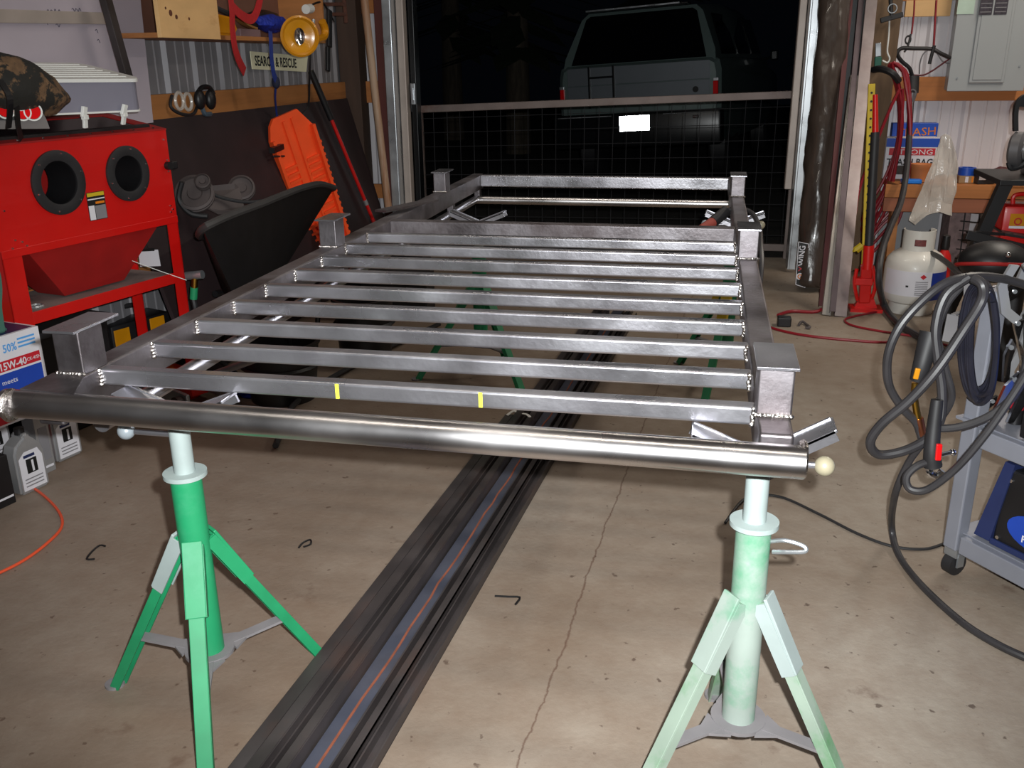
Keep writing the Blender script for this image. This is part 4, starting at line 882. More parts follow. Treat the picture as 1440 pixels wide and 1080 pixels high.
loft(b, [lowsec(0, .80, .50, 1.20), lowsec(.05, .845, .42, 1.23), lowsec(1.2, .86, .38, 1.23), lowsec(3.1, .86, .38, 1.20), lowsec(3.25, .86, .4, 1.12), lowsec(4.3, .82, .42, 1.02), lowsec(4.45, .74, .5, .92)]); K_('lower_body', b, carbody, None, True)
b = BM()
def upsec(y, w0, w1, z0, z1): return [(-w0, y, z0), (w0, y, z0), (w0*.985, y, z0+.1), (w1+.03, y, z1-.06), (w1-.04, y, z1), (-w1+.04, y, z1), (-w1-.03, y, z1-.06), (-w0*.985, y, z0+.1)]
def shear(sec, dy): return [(x, y+dy*max(0, (z-1.2))/.6, z) for x, y, z in sec]
loft(b, [shear(upsec(.03, .79, .60, 1.20, 1.73), .22), shear(upsec(1.2, .80, .63, 1.20, 1.77), .0), shear(upsec(2.4, .80, .63, 1.20, 1.75), 0), shear(upsec(3.15, .78, .58, 1.18, 1.66), -.75)]); K_('cabin', b, carbody, None, True)
def rz(z): return .018+.22*max(0, z-1.2)/.6
b = BM(); prism(b, [(-.70, rz(1.23)-.012, 1.23), (.70, rz(1.23)-.012, 1.23), (.575, rz(1.67)-.012, 1.67), (.53, rz(1.70)-.012, 1.70), (-.53, rz(1.70)-.012, 1.70), (-.575, rz(1.67)-.012, 1.67)], (0, .01, 0)); K_('rear_window', b, darkglass)
for sg_ in (-1, 1):
    for y0_, y1_ in ((.30, 1.10), (1.22, 2.05), (2.15, 2.85)):
        b = BM(); prism(b, [(sg_*.806, y0_, 1.25), (sg_*.806, y1_, 1.25), (sg_*.675, y1_-.05*(y0_ > 2)-.0, 1.65), (sg_*.675, y0_+.12*(y0_ < 1), 1.65)], (-sg_*.012, 0, 0)); K_('side_window', b, darkglass)
b = BM(); box(b, (-.56, .10, 1.735), (.50, .26, 1.758), .006); K_('roof_spoiler', b, cardark)
b = BM(); bar(b, (-.55, .095, 1.748), (.42, .095, 1.752), .012, .018, (0, 0, 1), .003); K_('spoiler_light_strip', b, zinc)
b = BM(); box(b, (-.74, -.012, .82), (.74, 0, 1.02), .003); box(b, (-.74, -.010, 1.025), (.74, 0, 1.20), .003); tg_ = K_('tailgate', b, carlow)
for x in (-.50, -.24):
    b = BM(); box(b, (x-.012, -.03, .80), (x+.012, -.012, 1.21), .003); K_('rack_upright', b, cardark)
for z in (1.10,):
    b = BM(); box(b, (-.50, -.03, z-.01), (-.24, -.014, z+.01), .002); K_('rack_crossbar', b, cardark)
b = BM(); cyl(b, (.60, -.016, .93), (.60, -.008, .93), .03, n=16); K_('badge', b, cardark, tg_)
for sg_ in (-1, 1):
    b = BM(); box(b, (sg_*.80-.028, -.018, .83 if sg_ > 0 else .88), (sg_*.80+.022, .05, 1.0), .006); K_('tail_lamp', b, taillamp)
    b = BM(); box(b, (sg_*.805-.03, -.012, 1.0), (sg_*.805+.02, .03, 1.03), .003); K_('tail_lamp_trim', b, zinc)
    b = BM(); tube(b, [(sg_*.84, 2.6, 1.18), (sg_*.98, 2.62, 1.2)], .015, 8, smooth=False); box(b, (min(sg_*.96, sg_*1.05), 2.56, 1.16), (max(sg_*.96, sg_*1.05), 2.62, 1.28), .02); K_('door_mirror', b, cardark)
    for y in (.85, 3.55):
        b = BM(); xa = sg_*.72; lathe(b, [(0, -.11), (.20, -.11), (.30, -.11), (.345, -.08), (.345, .08), (.30, .11), (.20, .10), (0, .08)], n=32, mat=Matrix.Translation((xa, y, .345)) @ Matrix.Rotation(radians(90*sg_), 4, 'Y')); K_('wheel', b, rubber, None, True)
b = BM(); box(b, (-.875, -.14, .40), (.875, .06, .74), .03); bp_ = K_('bumper', b, cardark, None, True)
b = BM(); box(b, (-.82, -.147, .712), (-.24, -.14, .722), .002); K_('bumper_strip', b, zinc, bp_)
b = BM(); box(b, (.30, -.147, .712), (.80, -.14, .718), .002); K_('bumper_strip', b, zinc, bp_)
b = BM(); box(b, (.60, -.155, .66), (.66, -.14, .69), .004); K_('reflector', b, chrome, bp_)
lp = BM(); box(lp, (-.152, -.004, -.076), (.152, .004, .076), .003); lpo = K_('number_plate', lp, refl, bp_); lpo.location = (.02, -.20, .64); lpo.rotation_euler = (world_of(lpo.parent).to_3x3().inverted() @ (Vector((.03, .01, 1.375))-(world_of(lpo.parent) @ lpo.location))).to_track_quat('-Y', 'Z').to_euler(); lpo['label'] = 'blank white glowing number plate'
b = BM(); box(b, (-.06, -.008, .056), (.06, -.004, .066), .001); o = K_('frame_tab', b, ink, lpo)
# trees in the dark
def conifer(x, y, h, label, seed):
    t = thing('conifer_tree', label, 'tree', (x, y, -.05), 0, 'trees in the dark yard'); random.seed(seed)
    b = BM(); cyl(b, (0, 0, 0), (0, 0, h), .2, .06, 12); obj('trunk', b, bark, t, True, local=True)
    b = BM()
    for k in range(150):
        z = h*(.22+.75*random.random()); R_ = (1.1-z/h)*1.9; a = random.random()*6.283; L2 = R_*(.7+.4*random.random())
        p0 = V(0, 0, z); p1 = V(cos(a)*L2, sin(a)*L2, z-.3*L2); s = V(-sin(a), cos(a), 0)*.16
        q = [b.verts.new(v_) for v_ in (p0-s*.3, p0.lerp(p1, .5)-s*1.4, p1, p0.lerp(p1, .5)+s*1.4, p0+s*.3)]; b.faces.new(q)
    obj('foliage', b, leaf, t, local=True)
conifer(-2.9, 14.5, 7, 'conifer nearest the doorway left of the parked car', 3); conifer(-4.6, 17, 8, 'dim conifer farther back at left', 4); conifer(-.9, 19, 8, 'dim conifer directly behind the parked car', 5); conifer(2.6, 16, 7, 'dim conifer behind the right side of the parked car', 6)
random.seed(11)

# ================================================================ RIGHT OF THE DOORWAY: leaning things
rl = thing('rolled_awning', 'long rolled awning in glossy brown vinyl leaning beside the doorway', 'awning', (.66, 5.85, 0))
ra, rb_ = V((0.643,5.763,0.020)), V((0.681,6.200,1.888))
bm = BM(); n, m = 90, 24; rings = []; dd = (rb_-ra).normalized(); uu = dd.cross(V(0, 1, 0)).normalized(); vv = dd.cross(uu)
for i in range(n+1):
    p = ra.lerp(rb_, i/n); ring = []
    for j in range(m):
        a = 2*pi*j/m; q = V(cos(a)*1.3, sin(a)*1.3, i*.085); r = .088+.012*noise.noise(q*1.3)+.010*abs(noise.noise(V(q.x*1.4, q.y*1.4, q.z*2.6+a*.9)))
        if i in (0, n): r *= .8
        ring.append(bm.verts.new(p+uu*r*cos(a)+vv*r*sin(a)))
    rings.append(ring)
for a, c in zip(rings, rings[1:]):
    for j in range(m): bm.faces.new((a[j], a[(j+1) % m], c[(j+1) % m], c[j]))
bm.faces.new(rings[0][::-1]); bm.faces.new(rings[-1]); obj('vinyl_roll', bm, brownwrap, rl, True, auto=80)
k = -1
cA, cB, cC, cD = V((0.557,5.710,0.047)), V((0.612,5.710,0.031)), V((0.612,5.740,0.289)), V((0.554,5.740,0.300))
b = BM(); prism(b, [cA, cB, cC, cD], (0, .004, 0)); lb2 = obj('logo_label', b, ink, rl)
up_ = (cD-cA).normalized(); sd_ = (cB-cA).normalized()
b = BM()
for p, q in ((cA, cB), (cB, cC), (cC, cD), (cD, cA)): bar(b, p-V(0, .002, 0), q-V(0, .002, 0), .004, .003, (0, 1, 0))
obj('label_border', b, whitecard, lb2)
text('lettering', 'WING', whitecard, lb2, cB+up_*.125-sd_*.014, up_, -sd_, .050, sx=.86, bold=.001)
text('lettering', 'X', redlabel, lb2, cB+up_*.092-sd_*.014, up_, -sd_, .046, sx=.9, bold=.001)
b = BM(); c = cB+up_*.055-sd_*.036; cyl(b, c+V(0, -.0005, 0), c+V(0, -.003, 0), .021, n=20); obj('round_mark', b, whitecard, lb2)
b = BM(); torus(b, c+V(0, -.003, 0), .011, .003, (0, 1, 0), 16, 6); obj('round_mark_ring', b, yel_o, lb2)
def lean_channel(a, e_, w, d, mat, name, label, t=.004):
    a, e_ = V(*a), V(*e_); b = BM(); bar(b, a, e_, w, t, (0, 1, 0)); z = (e_-a).normalized(); x = V(0, 1, 0).cross(z).normalized(); nb = z.cross(x)
    for sg_ in (-1, 1): bar(b, a+x*sg_*(w/2-t/2)+nb*d/2*(1 if nb.y > 0 else -1), e_+x*sg_*(w/2-t/2)+nb*d/2*(1 if nb.y > 0 else -1), t, d, (0, 1, 0))
    return tag(obj(name, b, mat), label, 'metal strip')
lean_channel((0.681,5.175,0.004), (0.803,5.950,1.238), .046, .03, M('galvanised_rusty', (206, 200, 192), .3, .7, .12, 7, c2=(150, 122, 96), mix=.36, sharp=.3), 'metal_channel', 'short pale rust-stained metal channel leaning right of the awning roll')
lean_channel((0.753,5.156,0.004), (0.894,6.250,1.772), .062, .03, M('worn_aluminium', (176, 164, 164), .35, .7, .15, 7, c2=(140, 122, 120), mix=.4, sharp=.4), 'metal_channel', 'long worn aluminium channel leaning nearest the wooden post')
lean_channel((0.710,5.157,0.030), (0.838,6.280,1.775), .03, .03, M('grey_channel', (104, 92, 96), .4, .5, .2, 7), 'metal_channel', 'long narrow grey channel between the two pale leaning strips')
lean_channel((0.662,5.274,0.030), (0.778,6.280,1.777), .028, .025, maroon, 'metal_channel', 'dark maroon strip leaning directly beside the awning roll')
# farm jack
jk = thing('farm_jack', 'tall red farm jack with yellow bar and black handle standing by leaning strips', 'jack', (0.904,5.334,0.000))
jb = V((0.904,5.334,0.000)); jt = V((0.812,5.360,1.206))
b = BM(); bar(b, jb+V(-.01, .02, .03), jt, .034, .02, (0, 1, 0), .002); yb_o = obj('toothed_bar', b, yellow_p, jk)
b = BM()
for q in range(26):
    c = (jb+V(-.01, .02, .03)).lerp(jt, (q+1)/27); cyl(b, c-V(0, .0125, 0), c-V(0, .0095, 0), .006, n=8)
obj('bar_holes', b, ink, yb_o)
h0, h1, h2 = V((0.861,5.180,0.393)), V((0.835,5.220,0.972)), V((0.817,5.240,1.157))
b = BM(); cyl(b, h0, h1, .022, n=14); obj('handle', b, rubber, jk, True)
b = BM(); cyl(b, h1, h2, .016, .012, n=12); obj('handle_tip', b, red, jk, True)
b = BM(); cyl(b, (0.861,5.180,0.393), (0.868,5.180,0.266), .028, n=14); obj('handle_socket', b, red, jk, True)
b = BM(); bar(b, (0.865,5.200,0.285), (0.876,5.220,0.073), .06, .05, (0, 1, 0), .008); box(b, tuple(V((0.853,5.200,0.195))-V(.05, .03, .02)), tuple(V((0.853,5.200,0.195))+V(.05, .03, .02)), .006); tube(b, [(0.813,5.180,0.265), (0.811,5.180,0.179), (0.838,5.200,0.088)], .010, 8); tube(b, [(0.891,5.180,0.283), (0.917,5.180,0.183), (0.911,5.200,0.099)], .010, 8); obj('lifting_mechanism', b, red, jk)
b = BM(); prism(b, [jb+V(-.085, -.06, 0), jb+V(.085, -.06, 0), jb+V(.085, .06, 0), jb+V(-.085, .06, 0)], (0, 0, .02)); prism(b, [jb+V(-.06, -.02, .02), jb+V(.06, -.02, .02), jb+V(.03, -.02, .09), jb+V(-.03, -.02, .09)], (0, .04, 0)); obj('foot_plate', b, red, jk)
b = BM(); tube(b, [(0.812,5.220,0.365), (0.805,5.220,0.357), (0.835,5.220,0.385)], .02, 8); obj('runner', b, yellow_p, jk)
# black block and chips on floor
bk = BM(); box(bk, tuple(V((0.439,4.931,0.000))-V(.035, .03, 0)), tuple(V((0.439,4.931,0.000))+V(.035, .03, .05)), .006); tag(obj('rubber_block', bk, black), 'small black block on the floor right of the rack rail', 'block')
b = BM(); tube(b, [(0.514,4.929,0.008), (0.536,4.981,0.014), (0.555,4.949,0.008), (0.567,4.881,0.012), (0.546,4.885,0.006)], .007, 6); tag(obj('wire_scrap', b, M('dull_scrap', (84, 76, 76), .6), smooth=True), 'curled scrap on the floor right of the black block', 'scrap')

# red hose coil
P_ = [(1238,88),(1250,91),(1260,104),(1267,140),(1270,190),(1267,235),(1256,262),(1238,280),(1220,296),(1213,292),(1222,272),(1240,240),(1252,195),(1256,150),(1250,112)]
def coilpt(x, y, j): return (1.045+(x-1240)*.00465+.0003*(y-88)+random.uniform(-.006, .006), 6.28-.018*j+random.uniform(-.008, .008), 1.294-(y-88)*.00458+random.uniform(-.008, .008))
pts = []
for j in range(6):
    f1, f2 = 1+random.uniform(-.04, .04), random.uniform(-5, 5)
    for x, y in P_: pts.append(coilpt(1245+(x-1245)*f1*(1-.03*j), 88+(y-88)*(1+.04*j)+(f2 if y > 100 else 0), j))
pts += [(.93, 6.1, .62), (.88, 5.9, .42), (.80, 5.6, .22), (.72, 5.35, .06), (.64, 5.22, .012), (.5, 5.2, .012), (.42, 5.1, .012)]
b = BM(); tube(b, pts, .0095, 7, 4); tag(obj('red_air_hose', b, redhose, smooth=True), 'dark red air hose hanging in long loops from a wall hook', 'hose')
hk = thing('hose_hook', 'green and silver clamp with black hook holding the red hose', 'hook', (0.988,6.330,1.254))
b = BM(); bar(b, (0.970,6.330,1.418), (0.979,6.330,1.337), .035, .012, (0, 1, 0), .004); obj('silver_plate', b, zinc, hk)
b = BM(); bar(b, (0.979,6.330,1.337), (0.983,6.330,1.267), .04, .02, (0, 1, 0), .004); obj('green_grip', b, M('green_grip', (20, 92, 74), .5), hk)
b = BM(); tube(b, [(0.954,6.300,1.263), (0.990,6.220,1.268), (1.045,6.170,1.244), (1.092,6.200,1.198)], .02, 8); obj('hook', b, rubber, hk, True)
b = BM(); tube(b, [(1.022,6.340,1.546), (1.028,6.340,1.458), (1.030,6.340,1.369), (1.048,6.340,1.328), (1.038,6.340,1.303), (1.008,6.340,1.316)], .005, 6); obj('wire_hook', b, white, hk, True)
bh2 = thing('black_tee_hanger', 'black T-shaped tool hanging near the top of the wooden post', 'hanger', (1.026,6.300,1.557))
b = BM(); bar(b, (0.964,6.300,1.542), (1.088,6.300,1.575), .03, .02, (0, 1, 0), .004); cyl(b, (1.026,6.300,1.557), (1.002,6.300,1.695), .012, n=10); obj('tee', b, rubber, bh2)
b = BM(); torus(b, V((1.023,6.290,1.608)), .025, .004, (0, 1, 0), 20, 6); obj('ring', b, zinc, bh2)
# floor hoses
b = BM(); tube(b, [(0.286,4.970,0.006), (0.406,4.822,0.006), (0.540,4.737,0.006), (0.724,4.691,0.006), (0.908,4.683,0.006), (0.981,4.784,0.006)], .007, 8); tag(obj('red_floor_hose', b, redhose, smooth=True), 'red hose running straight over the floor right of the rack', 'hose')
b = BM(); tube(b, [(0.972,5.290,0.006), (0.840,5.178,0.006), (0.765,5.077,0.006), (0.794,4.967,0.006), (0.922,4.879,0.006), (1.079,4.800,0.006), (1.212,4.648,0.006)], .006, 8); tag(obj('red_floor_hose', b, redhose, smooth=True), 'thin red hose curling on the floor below the farm jack', 'hose')
b = BM(); tube(b, [(0.112,2.613,0.005), (0.181,2.798,0.005), (0.283,2.827,0.005), (0.394,2.726,0.005), (0.495,2.614,0.005), (0.584,2.552,0.005), (0.671,2.551,0.005), (0.738,2.598,0.005)], .0045, 7); tag(obj('black_floor_cord', b, rubber, smooth=True), 'thin black cord on the floor between right stand and cart', 'cord')

# ================================================================ workbench and what stands on it
wz = (1.282,6.050,0.606)[2]
wbn = thing('workbench', 'low wooden workbench along the right end wall', 'workbench', (1.7, 6.3, 0))
b = BM(); box(b, (1.10, 6.05, wz-.035), (2.6, 6.57, wz), .002); obj('top_board', b, wood_x, wbn)
b = BM(); box(b, (1.06, 6.03, wz-.075), (2.6, 6.05, wz+.002), .002); obj('front_board', b, wood_x, wbn)
b = BM(); box(b, (1.06, 6.035, wz-.16), (2.6, 6.06, wz-.078), .002); obj('apron', b, M('brown_board', (146, 88, 62), .7, 0, .15, 4, stretch=(.15, 1, 4)), wbn)
for x in (1.12, 2.0, 2.5):
    b = BM(); box(b, (x, 6.08, 0), (x+.045, 6.17, wz-.035), .002); obj('leg', b, wood, wbn)
b = BM(); box(b, (1.12, 6.44, 0), (1.48, 6.455, .44)); tag(obj('cement_panel', b, concreteboard), 'pale grey panel standing beneath the workbench left end', 'panel')
b = BM(); box(b, (1.50, 6.25, 0), (1.62, 6.45, .46), .002); pk = tag(obj('print_covered_block', b, M('faded_brick_print', (132, 112, 112), .8, 0, .25, 22, c2=(96, 84, 84), mix=.4)), 'faded pinkish bag standing under the workbench', 'bag')
wm = thing('wire_mesh_panel', 'wire mesh panel under the workbench in front of pale wall', 'mesh', (1.85, 6.2, .0))
for k in range(6):
    b = BM(); x = 1.58+k*.085; cyl(b, (x, 6.2, .02), (x-.01, 6.2, .50), .004, n=6); obj('vertical_wire', b, rubber, wm)
for k in range(8):
    b = BM(); z = .08+k*.058; tube(b, [(1.55, 6.2, z), (1.75, 6.19, z-.008), (2.05, 6.2, z+.008)], .004, 5, 4); obj('horizontal_wire', b, rubber, wm)
def onb(x, y, yy=6.2): return V((1.266,6.300,0.618))*0+V((x-1300)*.00488*(yy/6.3)+(1.329,6.300,0.619)[0]*(yy/6.3), yy, wz)
bx = thing('trash_bag_carton', 'blue, white and orange carton of trash bags on the workbench', 'box', tuple(onb(1285, 250, 6.35)))
xa, xb = (1.085,6.320,0.832)[0], (1.396,6.320,0.834)[0]; zt, zm = (1.245,6.400,0.939)[2], (1.240,6.320,0.859)[2]
b = BM(); box(b, (xa, 6.32, wz+.001), (xb, 6.46, zm), .003); obj('carton_body', b, whitecard, bx)
b = BM(); box(b, (xa+.05, 6.465, wz+.001), (xb+.01, 6.54, zt), .003); o = obj('rear_package', b, blue, bx)
text('lettering', 'TRASH', yel_o, o, (xa+.08, 6.4645, zt-.085), (1, 0, .06), (0, 0, 1), .07, sx=1.1)
b = BM(); box(b, (xa, 6.3185, zm-.055), (xb, 6.32, zm-.002)); obj('blue_band', b, blue, bx)
b = BM(); box(b, (xa+.02, 6.3185, zm-.105), (xb-.02, 6.32, zm-.062)); o = obj('orange_band', b, redlabel, bx)
text('lettering', 'STRONG', whitecard, bx, (xa+.05, 6.318, zm-.100), (1, 0, 0), (0, 0, 1), .044, sx=1.3)
text('lettering', 'TRASH BAGS', ink, bx, (xa+.012, 6.318, zm-.165), (1, 0, 0), (0, 0, 1), .056, sx=.92, bold=.001)
b = BM(); box(b, (xa+.02, 6.3185, wz+.03), (xb-.10, 6.32, wz+.085)); obj('photo_print', b, M('dark_print', (60, 50, 44), .6, 0, .5, 40), bx)
b = BM(); box(b, (xa+.12, 6.318, wz+.04), (xb-.02, 6.3195, wz+.072)); obj('photo_print', b, ink, bx)
b = BM(); lathe(b, [(0, 0), (.055, 0), (.062, .08), (.068, .09), (.068, .105), (.058, .105), (.05, .09), (0, .09)], n=24); o = obj('clay_pot', b, terracotta, smooth=True, local=True); o.location = ((1.283,6.200,0.630)[0], 6.2, wz+.004); tag(o, 'small terracotta pot in front of the trash bag carton', 'pot')
b = BM(); box(b, ((1.157,6.100,0.641)[0], 6.07, wz+.0025), ((1.271,6.100,0.642)[0], 6.13, wz+.028), .006); tag(obj('blue_tray', b, M('bright_blue', (20, 120, 220), .4)), 'bright blue shallow tray at the workbench front edge', 'tray')
b = BM(); lathe(b, [(.032, 0), (.05, 0), (.05, .045), (.032, .045), (.032, 0)], n=32); o = obj('tape_roll', b, blue, smooth=True, local=True); o.location = ((1.546,6.200,0.676)[0], 6.2, wz+.045); tag(o, 'roll of blue masking tape on top of small brown parts box', 'tape')
pbx = small_box('parts_box', ((1.560,6.200,0.634)[0], 6.2, wz+.002), 0, (.13, .1, .042), M('tan_card', (150, 120, 84), .7), 'small brown parts box under the blue tape roll', parts=[(-.03, -.012, .004, .038, whitecard), (.006, .016, .004, .038, yel_o)])
small_box('switch_box', ((1.631,6.150,0.641)[0], 6.15, wz+.002), .2, (.10, .08, .06), rubber, 'small dark switch box with white tag beside the blue tape', parts=[(-.045, -.005, .025, .055, whitecard)])
mb = thing('maroon_parts_bag', 'maroon parts bag with white label at the bench right side', 'bag', ((1.745,6.200,0.628)[0], 6.2, wz+.001))
vb = BM(); vs = bmesh.ops.create_icosphere(vb, subdivisions=3, radius=1)['verts']
for v_ in vs: v_.co *= 1+.2*noise.noise(v_.co*2.2); v_.co.z = max(v_.co.z, -.6)
xf(vb, vs, Matrix.Translation((0, 0, .036)) @ Matrix.Diagonal((.09, .06, .058, 1))); obj('bag_body', vb, maroon, mb, True, local=True)
b = BM(); prism(b, [(.0, -.066, .01), (.06, -.066, .01), (.07, -.05, .085), (.02, -.05, .085)], (0, -.002, 0)); obj('label', b, whitecard, mb, local=True)
# crumpled film bag over bench edge
fb = BM(); poly = [(1.328,6.000,0.900), (1.350,6.000,0.913), (1.384,6.000,0.892), (1.411,5.980,0.801), (1.437,5.980,0.700), (1.438,5.970,0.585), (1.434,5.970,0.443), (1.369,5.960,0.464), (1.305,5.960,0.437), (1.239,5.950,0.378), (1.198,5.950,0.411), (1.230,5.960,0.499), (1.258,5.970,0.608), (1.285,5.980,0.719), (1.314,6.000,0.827)]
vs = [fb.verts.new(p) for p in poly]; fb.faces.new(vs); bmesh.ops.triangulate(fb, faces=fb.faces); bmesh.ops.subdivide_edges(fb, edges=fb.edges, cuts=5, use_grid_fill=True)
for v_ in fb.verts:
    q = v_.co*9; v_.co += V(noise.noise(q)*.012, -.03*abs(noise.noise(q*1.2+V(4, 4, 4)))-.03*noise.noise(q*.5), noise.noise(q+V(7, 1, 1))*.012)
fbo = obj('clear_film_bag', fb, clearp); tag(fbo, 'crumpled clear plastic bag hanging over the workbench edge above the tank', 'plastic bag'); md = fbo.modifiers.new('thickness', 'SOLIDIFY'); md.thickness = .002

# ================================================================ propane tank
tk = thing('propane_tank', 'white propane gas tank with blue decal standing below the workbench', 'gas tank', (1.145, 5.36, 0))
def T_(n, b, m, par=None, smooth=True): return obj(n, b, m, par or tk, smooth=smooth, local=True)
R0 = .158
b = BM(); lathe(b, [(0, .045), (.10, .05), (.14, .07), (R0, .11), (R0, .255), (.150, .295), (.125, .325), (.09, .345), (.05, .352), (0, .354)], n=48); T_('cylinder', b, white_m)
b = BM(); lathe(b, [(.105, 0), (.115, 0), (.115, .065), (.105, .07), (.105, 0)], n=40); T_('foot_ring', b, white_m)
def arc(bm, r0, r1, a0, a1, z0, z1, n=20):
    vs = []
    for k in range(n+1):
        a = radians(a0+(a1-a0)*k/n); vs.append([bm.verts.new((r*cos(a), r*sin(a), z)) for r, z in ((r0, z0), (r1, z0), (r1, z1), (r0, z1))])
    for a, c in zip(vs, vs[1:]):
        for j in range(4): bm.faces.new((a[j], a[(j+1) % 4], c[(j+1) % 4], c[j]))
    bm.faces.new(vs[0][::-1]); bm.faces.new(vs[-1])
b = BM(); arc(b, .078, .082, 150, 395, .335, .455, 30); arc(b, .078, .082, 35, 150, .335, .375, 12); col_ = T_('collar', b, white_m)
b = BM(); arc(b, .082, .0835, 245, 285, .375, .41, 6); o = T_('collar_print', b, M('dark_print2', (110, 52, 50), .6, 0, .5, 60), col_)
b = BM(); cyl(b, (0, 0, .35), (0, 0, .40), .016, n=14); cyl(b, (-.03, 0, .385), (.03, 0, .385), .01, n=10); cyl(b, (0, 0, .40), (0, 0, .415), .022, n=16); T_('valve', b, brass)
b = BM(); arc(b, R0, R0+.0012, 195, 291, .115, .25, 24); T_('white_label', b, whitecard)
b = BM(); arc(b, R0, R0+.0014, 292, 345, .095, .245, 16); bl_ = T_('blue_decal', b, M('tank_blue', (20, 50, 140), .4), None)
for k, a0 in enumerate((262,)):
    b = BM(); pts = []
    for dx_, dz in ((0, .014), (6, 0), (0, -.014), (-6, 0)):
        a = radians(275+dx_); pts.append(((R0+.0022)*cos(a), (R0+.0022)*sin(a), .225+dz))
    prism(b, pts, (.0, -.001, 0)); T_('hazard_diamond', b, redlabel)
for k in range(8):
    b = BM(); arc(b, R0+.0012, R0+.002, 262, 285, .125+k*.010, .129+k*.010, 5); T_('print_line', b, greycard)
b = BM(); arc(b, R0+.0012, R0+.002, 245, 250, .165, .175, 3); T_('print_line', b, ink)
b = BM(); arc(b, R0+.0012, R0+.003, 312, 330, .15, .19, 6); T_('decal_flame', b, redlabel, bl_)
# red bottle with black cap behind the tank
rbt = thing('red_bottle', 'red bottle with black top standing behind the propane tank', 'bottle', (1.37, 5.72, 0))
b = BM(); lathe(b, [(0, 0), (.045, 0), (.045, .20), (.035, .25), (.018, .28), (0, .28)], n=24, c=(1.37, 5.72, 0)); obj('bottle_body', b, red, rbt, True)
b = BM(); lathe(b, [(.02, .28), (.024, .30), (.02, .36), (.0, .37)], n=16, c=(1.37, 5.72, 0)); obj('spray_top', b, black, rbt, True)

# ================================================================ thick black cable and plug on girt
bc = thing('power_cable', 'thick black power cable hanging from plug on the orange-brown girt', 'cable', (1.016,4.994,0.020))
b = BM(); cyl(b, (1.211,6.420,1.218), (1.215,6.400,1.122), .036, n=16); obj('plug_body', b, rubber, bc, True)
b = BM(); cyl(b, (1.211,6.380,1.122), (1.208,6.370,1.064), .028, .018, n=16); torus(b, V((1.207,6.360,1.123)), .02, .006, (0, 1, 0), 16, 6); obj('plug_collar', b, M('grey_collar', (96, 94, 98), .35), bc, True)
b = BM(); tube(b, [(1.206,6.360,1.064), (1.195,6.250,0.923), (1.160,6.000,0.736), (1.105,5.750,0.560), (1.007,5.450,0.445), (0.933,5.200,0.353), (0.918,5.100,0.220), (0.997,5.288,0.040), (1.021,4.981,0.020), (1.092,4.703,0.020), (1.152,4.454,0.020)], .018, 10, 8); obj('cable', b, hose_b, bc, True)
b = BM(); tube(b, [(1.165,5.500,0.321), (1.204,5.300,0.337), (1.209,5.000,0.353), (1.138,4.400,0.410), (1.060,3.900,0.484)], .014, 8); tag(obj('gas_hose', b, rubber, smooth=True), 'black hose running from the propane tank towards the cart', 'hose')
b = BM(); tube(b, [(1.210,6.440,1.217), (1.184,6.420,1.268), (1.130,6.400,1.310), (1.097,6.380,1.352), (1.117,6.380,1.384), (1.187,6.380,1.383), (1.289,6.380,1.378), (1.345,6.380,1.352), (1.409,6.420,1.327)], .0115, 8); tag(obj('black_conduit', b, rubber, smooth=True), 'black conduit curling from the plug up to the electrical panel', 'cable')
b = BM(); tube(b, [(1.161,6.400,1.657), (1.167,6.400,1.578), (1.168,6.400,1.465)], .005, 6); o = tag(obj('red_hanging_cord', b, redhose, smooth=True), 'red cord hanging above the hooked clip left of the panel', 'cord')
b = BM(); torus(b, V((1.152,6.400,1.433)), .022, .006, (0, 1, 0), 18, 6, (.7, 1)); tube(b, [(1.164,6.400,1.465), (1.154,6.390,1.400), (1.136,6.380,1.363)], .006, 6); obj('clip', b, rubber, o, True)
b = BM(); tube(b, [(1.285,6.400,1.654), (1.293,6.400,1.535), (1.305,6.400,1.382)], .006, 6); o = tag(obj('red_hanging_cord', b, redhose, smooth=True), 'red cord hanging to the middle of the black conduit', 'cord')
b = BM(); tube(b, [(1.301,6.370,1.398), (1.292,6.370,1.341), (1.286,6.370,1.292)], .010, 8); obj('hook_end', b, rubber, o, True)
b = BM(); tube(b, [(1.158,6.460,1.234), (1.267,6.460,1.225), (1.322,6.460,1.249), (1.367,6.460,1.282), (1.419,6.460,1.323)], .005, 6); tag(obj('thin_red_wire', b, M('red_black_wire', (96, 26, 34), .5), smooth=True), 'thin dark red wire sagging from the panel to the girt', 'wire')
b = BM(); tube(b, [(1.255,6.470,1.233), (1.251,6.470,1.300), (1.269,6.470,1.358), (1.324,6.470,1.374), (1.382,6.470,1.307), (1.434,6.470,1.290)], .004, 6); tag(obj('thin_grey_wire', b, greycard, smooth=True), 'thin grey wire looping behind the black conduit', 'wire')
